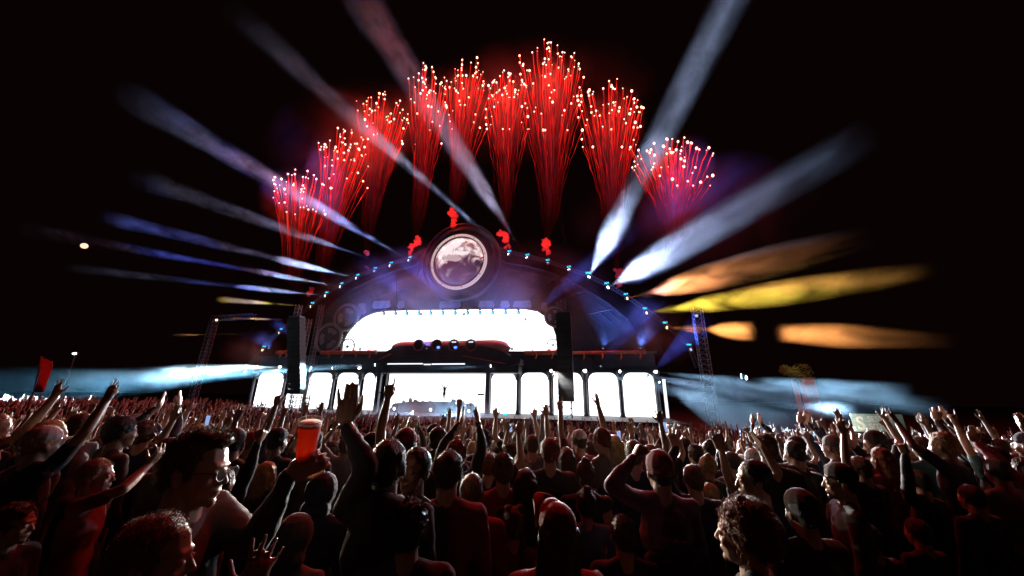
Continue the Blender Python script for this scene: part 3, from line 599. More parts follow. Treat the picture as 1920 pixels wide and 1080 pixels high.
        part('housing', MB().ball((p.x, -.8, p.z+.02), (.24, .22, .27), 10, 7), 'black', t)
        part('lens', MB().ball((p.x, -.98, p.z-.04), (.17, .11, .17), 8, 6), 'cyan', t)
        tx = {3: 800, 5: 815, 6: 838, 7: 872, 8: 908, 9: 930}.get(i)
        if tx:
            a = toworld(st(x, 583, .8)); b = toworld(st(tx if i != 6 else 832, 545-(i == 6)*10, .9)); Ln = (b-a).length
            spot(t, a, b, R(14), 22, (.12, .3, 1.), .6, .05)
            smoke_beam(a, b, [(0, .1), (1, .32)], .22, [(0, .9), (.5, .6), (1, 0)], (1, 1, 1), .6, .3, 'short blue shaft of lit smoke above the main screen', 1.0, i)
    # lower row ---------------------------------------------------------
    GL = 'lamps along the arcade heads'
    T_ = (.30, .68, 1.0)
    beam((706, 684), (330, 700), 12, [(0, 3), (.3, 14), (1, 24)], 80, .12, T_, soff=3.4, strip=False, label='bright lamp at the canopy corner on the cup side', group=GL, seed=30)
    beam((675, 690), (60, 716), 16, [(0, 3), (.3, 12), (.6, 30), (1, 60)], 190, .22, T_, soff=1.2, dprof=[(0, .6), (.3, .7), (.45, .9), (.6, .6), (.66, .12), (.85, .06), (1, .02)], strip=False, label='arcade lamp over the fourth screen bay', group=GL, seed=31)
    beam((626, 690), (-60, 735), 16, [(0, 3), (.3, 26), (.6, 70), (1, 120)], 190, .14, (.12, .5, .85), soff=1.2, dprof=[(0, .5), (.3, .8), (.46, .5), (.6, .14), (.8, .06), (1, 0)], strip=False, sharp=2.2, label='arcade lamp over the third screen bay', group=GL, seed=32)
    beam((526, 688), (285, 693), 12, [(0, 3), (.35, 16), (.8, 22), (1, 12)], 200, .7, (.6, .85, 1.), soff=1.2, dprof=[(0, .7), (.3, 1), (.9, 1), (1, .1)], strip=False, label='arcade lamp between the two outer bays on the moon side', group=GL, seed=33, contrast=.7, nscale=.8)
    beam((480, 688), (250, 712), 12, [(0, 3), (.4, 34), (1, 60)], 110, .2, (.5, .75, 1.), soff=1.2, dprof=[(0, .5), (.3, 1), (.7, .5), (1, 0)], strip=False, sharp=2.2, label='outermost arcade lamp on the moon side', group=GL, seed=34)
    for (x, y) in ((585, 690),):
        p = toworld(st(x, y, 1.2)); fixture(p, p+Vector((-.6, -1, .0)), 'lensw', False, 'arcade lamp right behind the speaker hang truss', GL, .8)
    beam((923, 686), (790, 693), 5, [(0, 3), (.5, 10), (1, 16)], 70, .12, T_, soff=3.3, strip=False, label='bright lamp at the canopy corner on the far side', group=GL, seed=35)
    beam((971, 694), (860, 697), 5, [(0, 3), (.5, 9), (1, 14)], 60, .14, T_, soff=1.4, strip=False, label='starry arcade lamp over the first bay past the canopy', group=GL, seed=36, s=1.2)
    beam((1033, 695), (1150, 800), 26, [(0, 3), (.3, 26), (1, 70)], 90, .1, (.55, .82, 1.), soff=1.4, dprof=[(0, 1), (.3, .8), (.7, .3), (1, 0)], strip=False, label='arcade lamp shining down across the speaker hang', group=GL, seed=37)
    beam((1095, 695), (1560, 800), 16, [(0, 3), (.2, 10), (.5, 30), (1, 60)], 100, .08, (.34, .64, 1.), soff=1.4, dprof=[(0, 1), (.2, .9), (.4, .6), (.8, .5), (1, 0)], strip=False, label='starry arcade lamp just past the speaker hang', group=GL, seed=38, s=1.2)
    beam((1160, 696), (1680, 790), 16, [(0, 3), (.15, 10), (.5, 30), (1, 56)], 110, .09, (.34, .64, 1.), soff=1.4, dprof=[(0, 1), (.15, 1), (.3, .7), (.8, .6), (1, 0)], strip=False, label='arcade lamp over the last but one bay', group=GL, seed=39)
    beam((1228, 697), (1790, 770), 16, [(0, 3), (.15, 12), (.4, 30), (.7, 44), (1, 56)], 110, .1, (.34, .64, 1.), soff=1.4, dprof=[(0, .7), (.1, .5), (.2, .8), (.4, .8), (.7, .8), (.85, .4), (1, 0)], strip=False, label='outermost arcade lamp on the smoky side', group=GL, seed=40)
    beam((1235, 716), (1500, 850), 14, [(0, 10), (.4, 70), (1, 130)], 50, .06, (.35, .65, 1.), soff=2.5, dprof=[(0, .6), (.3, 1), (.7, .7), (1, 0)], strip=False, label='low arcade lamp filling the smoke by the glowing tube', group=GL, seed=41, s=.6)
    beam((1395, 708), (1720, 742), 14, [(0, 4), (.2, 20), (.6, 40), (1, 60)], 110, .1, (.3, .66, 1.), soff=8, dprof=[(0, .4), (.2, .6), (.6, 1), (1, 0)], strip=False, label='lone lamp out in the blue smoke past the lattice tower', group=GL, seed=42)
    # riser lamps
    GD = 'lamps in the niches of the performer riser'
    beam((741, 766), (640, 778), 10, [(0, 4), (.5, 9), (1, 16)], 70, .12, (.6, .85, 1.), soff=2.85, strip=False, label='niche lamp at the truss post end of the riser', group=GD, seed=43)
    beam((809, 768), (700, 797), 10, [(0, 4), (.5, 12), (1, 24)], 70, .12, (.5, .8, 1.), soff=2.85, strip=False, label='middle niche lamp of the performer riser', group=GD, seed=44)
    beam((881, 770), (760, 812), 10, [(0, 4), (.5, 14), (1, 30)], 80, .12, (.5, .8, 1.), soff=2.85, strip=False, label='niche lamp at the rounded end of the riser', group=GD, seed=45)
    for i, (x, dx) in enumerate(((775, -2.0), (845, 1.5))):
        p = toworld(st(x, 772, 3.0)); fixture(p, p+Vector((dx*1.5, -9, -.4)), 'lensw', False, 'added teal smoke light on the riser front %s' % ['before the mixers', 'below the performer'][i], GD, .8, 12000, R(80), (.25, .62, 1.), .2, .9, None)  # two wide teal lights added to colour the low smoke
    # floor fixtures at the foot of the arcade with cyan strips
    for i, (x, y) in enumerate(((597, 779), (662, 781), (947, 787), (1008, 789), (1063, 793), (1134, 796), (1204, 800))):
        p = toworld(st(x, y, 3.0)); fixture(p, p+Vector((0, -1, .3)), 'lensd' if i < 6 else 'lensw', True, 'cyan striped floor lamp at the stage foot %s' % ['behind the beer cup', 'beside the raised wrist', 'past the riser', 'under the first slim column past the canopy', 'under the speaker hang', 'before the last slim columns', 'at the outer end'][i], 'floor lamps with cyan strips', .95)
    # audience lamps: bright wide heads on the arcade that rake the crowd
    for i, (x, y, ax, pw, colr) in enumerate(((1033, 695, 1.6, 120000, (1, .96, .9)), (971, 694, -.6, 150000, (.95, .98, 1)), (1095, 695, 4.2, 150000, (.95, .98, 1)), (675, 690, -3.2, 150000, (1, .93, .8)), (526, 688, -6.5, 150000, (1, .9, .72)), (1228, 697, 6.5, 60000, (.9, .95, 1)))):
        p = toworld(st(x, y, 1.9)); o = fixture(p, Vector((ax, 2, 2.1)), 'lensw', False, ['crowd blinder beside the starry lamp over the speaker hang bay', 'crowd blinder by the first bay past the canopy', 'crowd blinder past the speaker hang', 'crowd blinder over the fourth screen bay', 'crowd blinder on the moon side bays', 'crowd blinder at the outer smoky end'][i], 'crowd blinders on the arcade', .8, pw, R(17), colr, .2, .7, None)
    for i, (x, y, ax, pw, colr) in enumerate(((406, 600, -1.5, 36000, (1, .84, .58)), (1306, 592, 1.0, 16000, (.75, .86, 1)))):
        p = toworld(st(x, y, 2.9)); fixture(p, Vector((ax, 3, 1.9)), 'lenso' if i == 0 else 'lensd', False, ['warm crowd lamp on top of the slim lone tower', 'added cool rim lamp on the dark lattice tower'][i], 'crowd lamps on the towers', .9, pw, R(22), colr, .25, .8, None)  # lattice tower lamp is added to rim the crowd from the side
    # warm lamps in the pit
    for i, (x, y) in enumerate(((998, 788), (1022, 792), (1018, 786), (1190, 800), (336, 752))):
        p = toworld(st(x, y, 6 if x > 400 else 10)); t = empty('pit_lamp', p, ['round amber lamp in the pit under the canopy far side', 'square amber lamp in the pit beside the round one', 'small amber lamp between the two pit lamps', 'amber lamp at the pit end by the last columns', 'tiny yellow lamp over the crowd by the slim tower'][i], 'lamp', 'amber lamps in the pit')
        MB().ball((0, 0, 0), .24 if i < 2 else .12, 10, 6).obj('lens', M['warm'], t); MB().tube((0, .15, 0), (0, .5, 0), .2, .14, 10).obj('housing', M['black'], t)
        MB().tube((0, .3, -.1), (0, .3, ground_z(p.x, p.y)-p.z), .04, n=6).obj('stand', M['black'], t)
        if i < 4:
            l = bpy.data.lights.new('pit_glow', 'POINT'); l.energy = 260; l.color = (1, .5, .15); l.shadow_soft_size = .2; lo = bpy.data.objects.new('pit_glow', l); COL.objects.link(lo); lo.parent = t; lo.location = (0, -.4, .1)

# ------------------------------------------------------------------ fireworks: nine fans of red comets
def fire_mats():
    m, nt, out = nodes('comet_trail'); e = N(nt, 'Emission'); at = N(nt, 'Attribute'); at.attribute_name = 'glow'; L(nt, e.outputs[0], out.inputs[0])
    cr = N(nt, 'ValToRGB'); L(nt, at.outputs['Fac'], cr.inputs[0]); el = cr.color_ramp.elements
    el[0].position = 0; el[0].color = (.10, .001, .002, 1); el[1].position = 1; el[1].color = (1, .10, .06, 1); k = el.new(.25); k.color = (.5, .006, .006, 1); k = el.new(.75); k.color = (1, .02, .012, 1)
    L(nt, cr.outputs[0], e.inputs[0]); mr = N(nt, 'MapRange'); mr.inputs[3].default_value = .35; mr.inputs[4].default_value = 1.7; L(nt, at.outputs['Fac'], mr.inputs[0]); L(nt, mr.outputs[0], e.inputs[1])
    tr = N(nt, 'BsdfTransparent'); ms = N(nt, 'MixShader'); f = N(nt, 'MapRange'); f.inputs[1].default_value = 0; f.inputs[2].default_value = .75; f.inputs[3].default_value = .07; f.inputs[4].default_value = .85
    L(nt, at.outputs['Fac'], f.inputs[0]); L(nt, f.outputs[0], ms.inputs[0]); L(nt, tr.outputs[0], ms.inputs[1]); L(nt, e.outputs[0], ms.inputs[2]); L(nt, ms.outputs[0], out.inputs[0])
    m.cycles.emission_sampling = 'NONE'; M['trail'] = m
    M['star'] = emit('burning_star', (1., .42, .30), 5.5, False)
    M['mine'] = emit('mine', (1, .05, .02), 1.0, False)
def firework(base, neck, box, n, label, seed, power, lean=0.0):
    rnd = random.Random(seed); off = .5
    B = st(base[0], base[1], off); t = thing('firework', (B.x, B.y, B.z), label, 'firework', 'fans of red comets over the stage')
    v = []; f = []; heat = []
    star = STAR; x0, x1, y0, y1 = box
    nk = st(neck[0], neck[1], off)
    for i in range(n):
        u = rnd.random(); px = (x0+x1)/2+(x1-x0)/2*math.copysign(abs(2*u-1)**1.15, u-.5)
        mid = abs(u-.5)*2
        py = y0 + (y1-y0)*(min(1.5, abs(rnd.gauss(0, .55)))) + (y1-y0)*.22*mid; py = min(py, y1+(y1-y0)*.25)
        if i < 2: py = y0 + (y1-y0)*.04*i; px = x0+(x1-x0)*rnd.uniform(.35, .7)
        so = off + rnd.uniform(-2.2, 2.2); s = st(px, py, so)
        o = link('star', star, t); o.location = (s.x-B.x, s.y-B.y, s.z-B.z); k = rnd.uniform(.45, 1.5); o.scale = (k, k, k*1.25)
        # ballistic-looking path: base -> neck -> star, bending outwards
        K = 20; prev = None; w0 = rnd.uniform(.7, 1.25); jit = rnd.uniform(-1.0, 1.0)*abs(rnd.gauss(0, .7)); pts = []
        for j in range(K+1):
            q = j/K; nq = .30
            nx = nk.x+.26*(s.x-nk.x)+jit*.4
            if q < nq: w = q/nq; xx = B.x+jit*.3+(nx-B.x-jit*.3)*w; yy = -off; zz = B.z+(nk.z-1.5-B.z)*w
            else:
                w = (q-nq)/(1-nq); a = w**1.35; zz = nk.z-1.5+(s.z-nk.z+1.5)*w; xx = nx+(s.x-nx)*a; yy = -off+(s.y+off)*a
            wob = .11*math.sin(q*17+i*2.1)*(1-q*.6)+.07*math.sin(q*37+i*1.3)+rnd.gauss(0, .02)
            pts.append(Vector((xx+wob, yy, zz)))
        b0 = len(v)
        for j, p in enumerate(pts):
            q = j/K; r = (.015+.036*q**3)*w0*rnd.uniform(.7, 1.3); h = max(0, (q-.1)/.9)**1.5*rnd.uniform(.3, 1.12)*rnd.uniform(.9, 1.0)*(1 if j < K else 1)
            for k in range(3): g = k/3*math.tau+.5; v.append((p.x-B.x+r*math.cos(g), p.y-B.y+r*math.sin(g), p.z-B.z)); heat.append(min(1, h))
        for j in range(K):
            for k in range(3): f.append((b0+j*3+k, b0+j*3+(k+1) % 3, b0+(j+1)*3+(k+1) % 3, b0+(j+1)*3+k))
    me = bpy.data.meshes.new('comet_trails'); me.from_pydata(v, [], f); me.materials.append(M['trail'])
    at = me.attributes.new('glow', 'FLOAT', 'POINT'); at.data.foreach_set('value', heat)
    o = link('comet_trails', me, t); o['kind'] = 'stuff'
    # the firework's own light and the smoke it leaves
    l = bpy.data.lights.new('burst_light', 'POINT'); l.energy = power; l.color = (1, .035, .02); l.shadow_soft_size = 1.5
    lo = bpy.data.objects.new('burst_light', l); COL.objects.link(lo); c_ = st((x0+x1)/2, y0+(y1-y0)*.5, off+1); lo.parent = t; lo.location = (c_.x-B.x, c_.y-B.y, c_.z-B.z)
    # red lit smoke round the trails
    top = toworld(st((x0+x1)/2, y0+(y1-y0)*.3, off)); bot = toworld(st(neck[0]*.7+base[0]*.3, neck[1]*.7+base[1]*.3+10, off)); hw = (st(x1, y1, off).x-st(x0, y1, off).x)/2
    smoke_beam(bot, top, [(0, .25), (.35, hw*.4), (.75, hw*1.05), (1, hw*.9)], .021, [(0, .9), (.3, .8), (.7, 1), (1, 0)], (1, .9, .9), .5, .6, 'red lit smoke among the comets of the ' + label, 1.0, seed)
def puffs():
    for i, (x, y, parts) in enumerate(((848, 412, [(848, 400, 12), (851, 412, 8), (849, 424, 9)]), (776, 462, [(782, 453, 11), (772, 463, 8), (768, 476, 7)]), (945, 448, [(944, 438, 12), (948, 450, 10), (952, 462, 7)]),
                   (1024, 462, [(1024, 453, 11), (1022, 464, 9), (1028, 474, 7)]), (687, 480, [(687, 474, 8), (688, 502, 6)]), (581, 549, [(581, 548, 11)]), (1160, 520, [(1160, 512, 10), (1160, 532, 9)]))):
        lab = ['red flare smoke puff right on top of the round lens', 'red flare smoke puff by the lamp just before the lens', 'red flare smoke puff at the first lamp past the lens', 'red flare smoke puff at the dim lamp past the lens', 'two small red smoke puffs by the second pale beam', 'dull red smoke puff over the lowest pale streak', 'dim red smoke puff between the two dazzling lamps'][i]
        base = st(x, y, 1.3); t = thing('flare_smoke', (base.x, base.y, base.z), lab, 'smoke puff', 'red flare smoke puffs along the arch')
        mb = MB(); rnd = random.Random(i)
        for (px, py, r) in parts:
            c_ = st(px, py, 1.3); rr = r/F*D0
            for k in range(14):
                a = rnd.uniform(0, math.tau); e = rnd.uniform(.1, .85)*rr; q = rr*rnd.uniform(.2, .45)
                mb.ball((c_.x+e*math.cos(a), c_.y+rnd.uniform(-.3, .3)*rr, c_.z+e*math.sin(a)), q, 8, 6)
        b = t['_b']; mb.v = [(p[0]-b[0], p[1]-b[1], p[2]-b[2]) for p in mb.v]
        me = remesh(mb, .10, 1, jitter=.12, seed=i)
        m, nt, out = nodes('flare_smoke'); s = N(nt, 'VolumePrincipled'); s.inputs['Color'].default_value = (1, .25, .2, 1); s.inputs['Density'].default_value = 1.0 if i < 4 else .4
        s.inputs['Emission Color'].default_value = (1, .035, .025, 1); s.inputs['Emission Strength'].default_value = [.6, .9, .55, .65, .25, .10, .2][i]; L(nt, s.outputs[0], out.inputs[1])  # volume glows red in place of flare light inside the smoke
        me.materials.clear(); me.materials.append(m); o = link('smoke_puff', me, t)
        if i < 4:
            l = bpy.data.lights.new('flare_light', 'POINT'); l.energy = 350; l.color = (1, .05, .03); l.shadow_soft_size = .3; lo = bpy.data.objects.new('flare_light', l); COL.objects.link(lo); lo.parent = t; lo.location = (0, -1.2, 0)
def build_fireworks():
    global STAR
    fire_mats(); STAR = MB().ball((0, 0, 0), .115, 8, 6).mesh('star', M['star'])
    PW = 11000
    firework((565, 555), (560, 500), (508, 612, 318, 385), 52, 'lowest outermost rocket fan on the moon side', 1, PW*.8)
    firework((605, 540), (610, 470), (597, 693, 240, 330), 63, 'second rocket fan leaning out on the moon side', 2, PW)
    firework((688, 490), (697, 400), (665, 766, 172, 250), 50, 'third rocket fan left of the tall twin fans', 3, PW)
    firework((776, 460), (790, 385), (764, 838, 118, 240), 55, 'fourth rocket fan crossed by the wide pale beam', 4, PW)
    firework((848, 405), (856, 350), (832, 924, 108, 215), 58, 'rocket fan rising straight above the round lens', 5, PW)
    firework((945, 440), (950, 370), (908, 992, 132, 220), 52, 'narrow rocket fan just past the round lens', 6, PW)
    firework((1024, 455), (1030, 380), (974, 1098, 74, 210), 76, 'highest and widest rocket fan with a single top star', 7, PW*1.2)
    firework((1158, 510), (1146, 400), (1082, 1208, 148, 250), 65, 'rocket fan spreading above the upright white burst', 8, PW)
    firework((1245, 500), (1262, 420), (1180, 1338, 258, 330), 63, 'outermost low rocket fan on the smoky side', 9, PW)

# ------------------------------------------------------------------ distant bits
def distant():
    p = at_depth(158, 461, 900); o = MB().ball(p, 7.0, 24, 16).obj('moon', emit('moon_disc', (1., .62, .42), 1.5, False)); tag(o, 'small hazy orange moon in the black sky', 'moon')
    p = toworld(st(140, 663, 6)); t = empty('floodlight', Vector((p.x, p.y, ground_z(p.x, p.y))), 'tiny white floodlight on a dark mast beyond the red flag', 'floodlight'); h = p.z-ground_z(p.x, p.y)
    MB().ball((0, 0, h), (.3, .2, .16)).obj('lamp', M['lensw'], t); MB().tube((0, .2, 0), (0, .2, h+.3), .1, n=6).obj('mast', M['black'], t); MB().box((-.4, .02, h-.25), (.4, .3, h+.25)).obj('housing', M['black'], t)
    # red feather flag
    A = at_depth(63, 735, 22); Bt = at_depth(78, 668, 22); gz = ground_z(A.x, A.y)
    t = empty('feather_flag', Vector((A.x, A.y, gz)), 'tall slanted red feather flag over the crowd on the moon side', 'flag')
    w = .75; m = mat('flag_red', (.4, .015, .015), .8, var=.15); mm = m.node_tree; bs = [x for x in mm.nodes if x.type == 'BSDF_PRINCIPLED'][0]; bs.inputs['Transmission Weight'].default_value = 0
    v = []; f = []; K = 14; D = Bt-A; side = Vector((1, 0, 0))
    for i in range(K+1):
        s = i/K; q = A+D*s-Vector((A.x, A.y, gz))
        for j in range(5): u = j/4; v.append(q+side*(u*w*(1-.12*s**3))+Vector((0, .08*math.sin(u*5+s*4), -.35*u*(s > .9))))
    for i in range(K):
        for j in range(4): f.append((i*5+j, i*5+j+1, (i+1)*5+j+1, (i+1)*5+j))
    b = MB().add(v, f, True).obj('flag_cloth', m, t); sol = b.modifiers.new('thickness', 'SOLIDIFY'); sol.thickness = .01
    MB().tube((0, 0, 0), A-Vector((A.x, A.y, gz)), .04, n=6).tube(A-Vector((A.x, A.y, gz)), Bt-Vector((A.x, A.y, gz)), .03, n=6).obj('pole', M['black'], t)
    l = bpy.data.lights.new('flag_light', 'SPOT'); l.energy = 300; l.color = (1, .1, .08); l.spot_size = R(40); lo = bpy.data.objects.new('flag_light', l); COL.objects.link(lo)
    lo.matrix_world = Matrix.Translation(A+Vector((1.5, -5, -1.2))) @ ((A+D*.7)-(A+Vector((1.5, -5, -1.2)))).to_track_quat('-Z', 'Y').to_matrix().to_4x4()
    # lit banner beyond the crowd, its lettering blurred by the smoke
    dp = 24.0; a = at_depth(1603, 809, dp); b = at_depth(1698, 799, dp); cth = at_depth(1600, 776, dp)
    ux = (b-a); ux.z = 0; wd = ux.length; ux.normalize(); h = (cth-a).z; th = math.atan2(ux.y, ux.x)
    t = empty('roof_banner', Matrix.Translation(a) @ Matrix.Rotation(th, 4, 'Z'), 'pale lit banner with large print above a stall roof', 'banner')
    MB().box((0, 0, 0), (wd, .06, h)).obj('cloth', mat('banner_cloth', (.42, .55, .5), .7), t)
    pm = mat('banner_print', (.9, .85, .78), .7, var=.05)
    def text(s, x, z, size):
        cu = bpy.data.curves.new('lettering', 'FONT'); cu.body = s; cu.size = size; cu.extrude = .004; o = bpy.data.objects.new('lettering', cu); COL.objects.link(o); o.parent = t
        o.rotation_euler = (R(90), 0, 0); o.location = (x, -.015, z); cu.offset = size*.02; dg = bpy.context.evaluated_depsgraph_get(); dg.update(); me = bpy.data.meshes.new_from_object(o.evaluated_get(dg), depsgraph=dg); bpy.data.objects.remove(o); me.materials.clear(); me.materials.append(pm); o = link('lettering', me, t); o.rotation_euler = (R(90), 0, 0); o.location = (x, -.015, z); return o
    text('S', .07*wd, h*.12, h*1.05); text('SESSION', .30*wd, h*.56, h*.46); text('SITE', .30*wd, h*.14, h*.46)
    MB().box((-.1, -.05, -.25), (wd+.8, 2.2, -.08)).obj('stall_roof', M['panel'], t)
    for x in (0.05, wd+.6): MB().tube((x, .3, -.2), (x, .3, ground_z(a.x, a.y)-a.z), .05, n=6).obj('post', M['steel'], t)
    o = MB().ball((0, 0, 0), (.22, .12, .14)).obj('banner_lamp', M['lensw'], None, Matrix.Translation(at_depth(1598, 804, dp-.8))); tag(o, 'glaring white lamp at the corner of the lit banner', 'lamp')
    l = bpy.data.lights.new('banner_glow', 'POINT'); l.energy = 160; l.color = (1, .93, .75); l.shadow_soft_size = .15; lo = bpy.data.objects.new('banner_glow', l); COL.objects.link(lo); lo.parent = o; lo.location = (.25, -.5, 0.1)
    # warm lit stall and tree standing for gold lit smoke far out on the smoky side
    def lamp_at(p, e, colr):
        l = bpy.data.lights.new('unseen_warm_light', 'POINT'); l.energy = e; l.color = colr; l.shadow_soft_size = .2; o = bpy.data.objects.new('unseen_warm_light', l); COL.objects.link(o); o.location = p; return o  # unseen light without a body, warms wall, leaves and puff
    p = at_depth(1518, 716, 36); gz = ground_z(p.x, p.y)
    t = empty('market_stall', Vector((p.x, p.y, gz)), 'small terracotta lit stall wall above the blue smoke', 'stall')
    MB().box((-.6, 0, 0), (.62, 1.6, p.z-gz+.4)).obj('wall', mat('terracotta', (.5, .16, .09), .8), t); MB().box((-.7, -.1, p.z-gz+.4), (.72, 1.7, p.z-gz+.48)).obj('roof', M['panel'], t)
    q = lamp_at((-.1, -1.4, p.z-gz+.5), 12, (1, .5, .3)); q.parent = t
    q = at_depth(1492, 696, 37); gz = ground_z(q.x, q.y); t = empty('clump', Vector((q.x, q.y, gz)), 'small tree of leaves standing in for gold lit smoke beside the terracotta stall', 'clump')
    MB().tube((0, 0, 0), (0, 0, q.z-gz), .10, .04).obj('clump_stem', M['black'], t)
    mb = MB(); rnd = random.Random(5)
    for k in range(1500):
        cx = rnd.choice([(-1.1, .1, .6), (-.3, -.1, .7), (.7, .0, .95), (.1, -.7, .7)]); d = Vector((rnd.gauss(0, 1), rnd.gauss(0, 1), rnd.gauss(0, 1))).normalized()*cx[2]*rnd.uniform(.5, 1)
        c0 = Vector((cx[0], 0, q.z-gz+cx[1]))+d; e1 = Vector((rnd.gauss(0, 1), rnd.gauss(0, 1), rnd.gauss(0, 1))).normalized()*.09; e2 = e1.orthogonal().normalized()*.05
        mb.add([c0-e1, c0+e2, c0+e1, c0-e2], [(0, 1, 2, 3)])
    mb.obj('crown', mat('leaves', (.10, .11, .035), .7), t)
    q2 = lamp_at((-.9, -1.5, q.z-gz+.3), 70, (1, .7, .3)); q2.parent = t
    # smoke patches lit warm
    pl = at_depth(1553, 768, 25); smoke_cloud(pl, (1.9, 1.2, .7), .16, 'peach lit puff of smoke above the banner', nscale=.8, seed=3)
    q3 = lamp_at(pl+Vector((-.6, -1.9, .2)), 36, (1, .66, .42))

# ================================================================== PEOPLE
def mesh_arrays(me):
    n = len(me.vertices); v = np.empty(n*3, np.float32); me.vertices.foreach_get('co', v)
    li = np.empty(len(me.loops), np.int32); me.loops.foreach_get('vertex_index', li)
    ls = np.empty(len(me.polygons), np.int32); me.polygons.foreach_get('loop_start', ls); lt = np.empty(len(me.polygons), np.int32); me.polygons.foreach_get('loop_total', lt)
    return v.reshape(-1, 3), li, lt
def from_arrays(name, chunks, m, smooth_=True):
    vs = []; lis = []; lts = []; b = 0
    for v, li, lt in chunks: vs.append(v); lis.append(li+b); lts.append(lt); b += len(v)
    v = np.concatenate(vs).astype(np.float32); li = np.concatenate(lis).astype(np.int32); lt = np.concatenate(lts).astype(np.int32)
    me = bpy.data.meshes.new(name); me.vertices.add(len(v)); me.vertices.foreach_set('co', v.ravel())
    me.loops.add(len(li)); me.loops.foreach_set('vertex_index', li)
    me.polygons.add(len(lt)); me.polygons.foreach_set('loop_start', np.concatenate(([0], np.cumsum(lt)[:-1])).astype(np.int32))
    try: me.polygons.foreach_set('loop_total', lt)
    except Exception: pass
    me.polygons.foreach_set('use_smooth', np.ones(len(lt), bool) if smooth_ else np.zeros(len(lt), bool))
    me.update(calc_edges=True); me.validate()
    if m: me.materials.append(m)
    return me
def remesh(mb, voxel, sm=3, jitter=0, seed=0, name='shape'):
    me = mb.mesh(name, None); o = bpy.data.objects.new('tmp', me); COL.objects.link(o)
    r = o.modifiers.new('r', 'REMESH'); r.mode = 'VOXEL'; r.voxel_size = voxel; r.use_smooth_shade = True
    if sm: s = o.modifiers.new('s', 'SMOOTH'); s.factor = .5; s.iterations = sm
    dg = bpy.context.evaluated_depsgraph_get(); out = bpy.data.meshes.new_from_object(o.evaluated_get(dg), depsgraph=dg)
    bpy.data.objects.remove(o); bpy.data.meshes.remove(me)
    if jitter:
        for v in out.vertices: v.co += Vector(mn.noise_vector(v.co*3+Vector((seed, 0, 0))))*jitter
    out.polygons.foreach_set('use_smooth', [True]*len(out.polygons))
    return out
class PB(MB):
    def ell(s, c, r, rot=None, n=12, m=8):
        b = MB().ball((0, 0, 0), r, n, m); q = rot.to_matrix() if hasattr(rot, 'to_matrix') else (rot or Matrix.Identity(3)); c = Vector(c)
        return s.add([q @ Vector(p)+c for p in b.v], b.f, True)
    def rc(s, p0, r0, p1, r1, n=10, flat=1.0, fn=None):
        p0 = Vector(p0); p1 = Vector(p1); d = p1-p0; q = d.to_track_quat('Z', 'Y') if d.length > 1e-6 else Vector((0, 0, 1)).to_track_quat('Z', 'Y'); Ln = d.length; v = []
        rings = [(-1, r0, a) for a in (R(-60), R(-30), 0)] + [(1, r1, a) for a in (0, R(30), R(60))]
        v.append(p0+q @ Vector((0, 0, -r0)))
        for side, r, a in rings:
            for k in range(n):
                t = k/n*math.tau; v.append((p0 if side < 0 else p1)+q @ Vector((math.cos(t)*r*math.cos(a)*flat, math.sin(t)*r*math.cos(a), r*math.sin(a))))
        v.append(p1+q @ Vector((0, 0, r1))); f = [(0, 1+(k+1) % n, 1+k) for k in range(n)]
        for i in range(len(rings)-1):
            for k in range(n): a = 1+i*n; f.append((a+k, a+(k+1) % n, a+n+(k+1) % n, a+n+k))
        e = len(v)-1; a = 1+(len(rings)-1)*n; f += [(a+k, a+(k+1) % n, e) for k in range(n)]
        return s.add(v, f, True)
HZ = 1.62                                             # eye height of the standard figure
def head_prims(pb, Q, T, female=False, detail=True):
    """Q rotation (3x3), T head centre. face looks along +Y."""
    f = lambda p: Q @ Vector(p)+T
    def E(c, r): pb.ell(f(c), r, Q)
    E((0, -.014, .035), (.076, .096, .087)); E((0, .026, -.028), (.061, .066, .086))
    j = .88 if female else 1.0
    E((0, .034, -.074), (.051*j, .050, .042)); E((0, .070, -.098), (.019*j, .019, .018))
    E((0, .076, .022), (.044, .014, .011)); E((.038, .060, -.032), (.020, .022, .022)); E((-.038, .060, -.032), (.020, .022, .022))
    pb.rc(f((0, .082, .010)), .008, f((0, .104, -.030)), .0105, 8); E((.010, .094, -.035), (.009, .010, .007)); E((-.010, .094, -.035), (.009, .010, .007))
    if detail:
        E((0, .084, -.060), (.022, .011, .0050)); E((0, .082, -.070), (.019, .011, .0055))
        for s in (-1, 1): E((s*.031, .076, -.003), (.013, .012, .010))
    for s in (-1, 1): E((s*.079, -.006, -.012), (.009, .019, .032)); E((s*.084, -.014, .0), (.006, .012, .022))
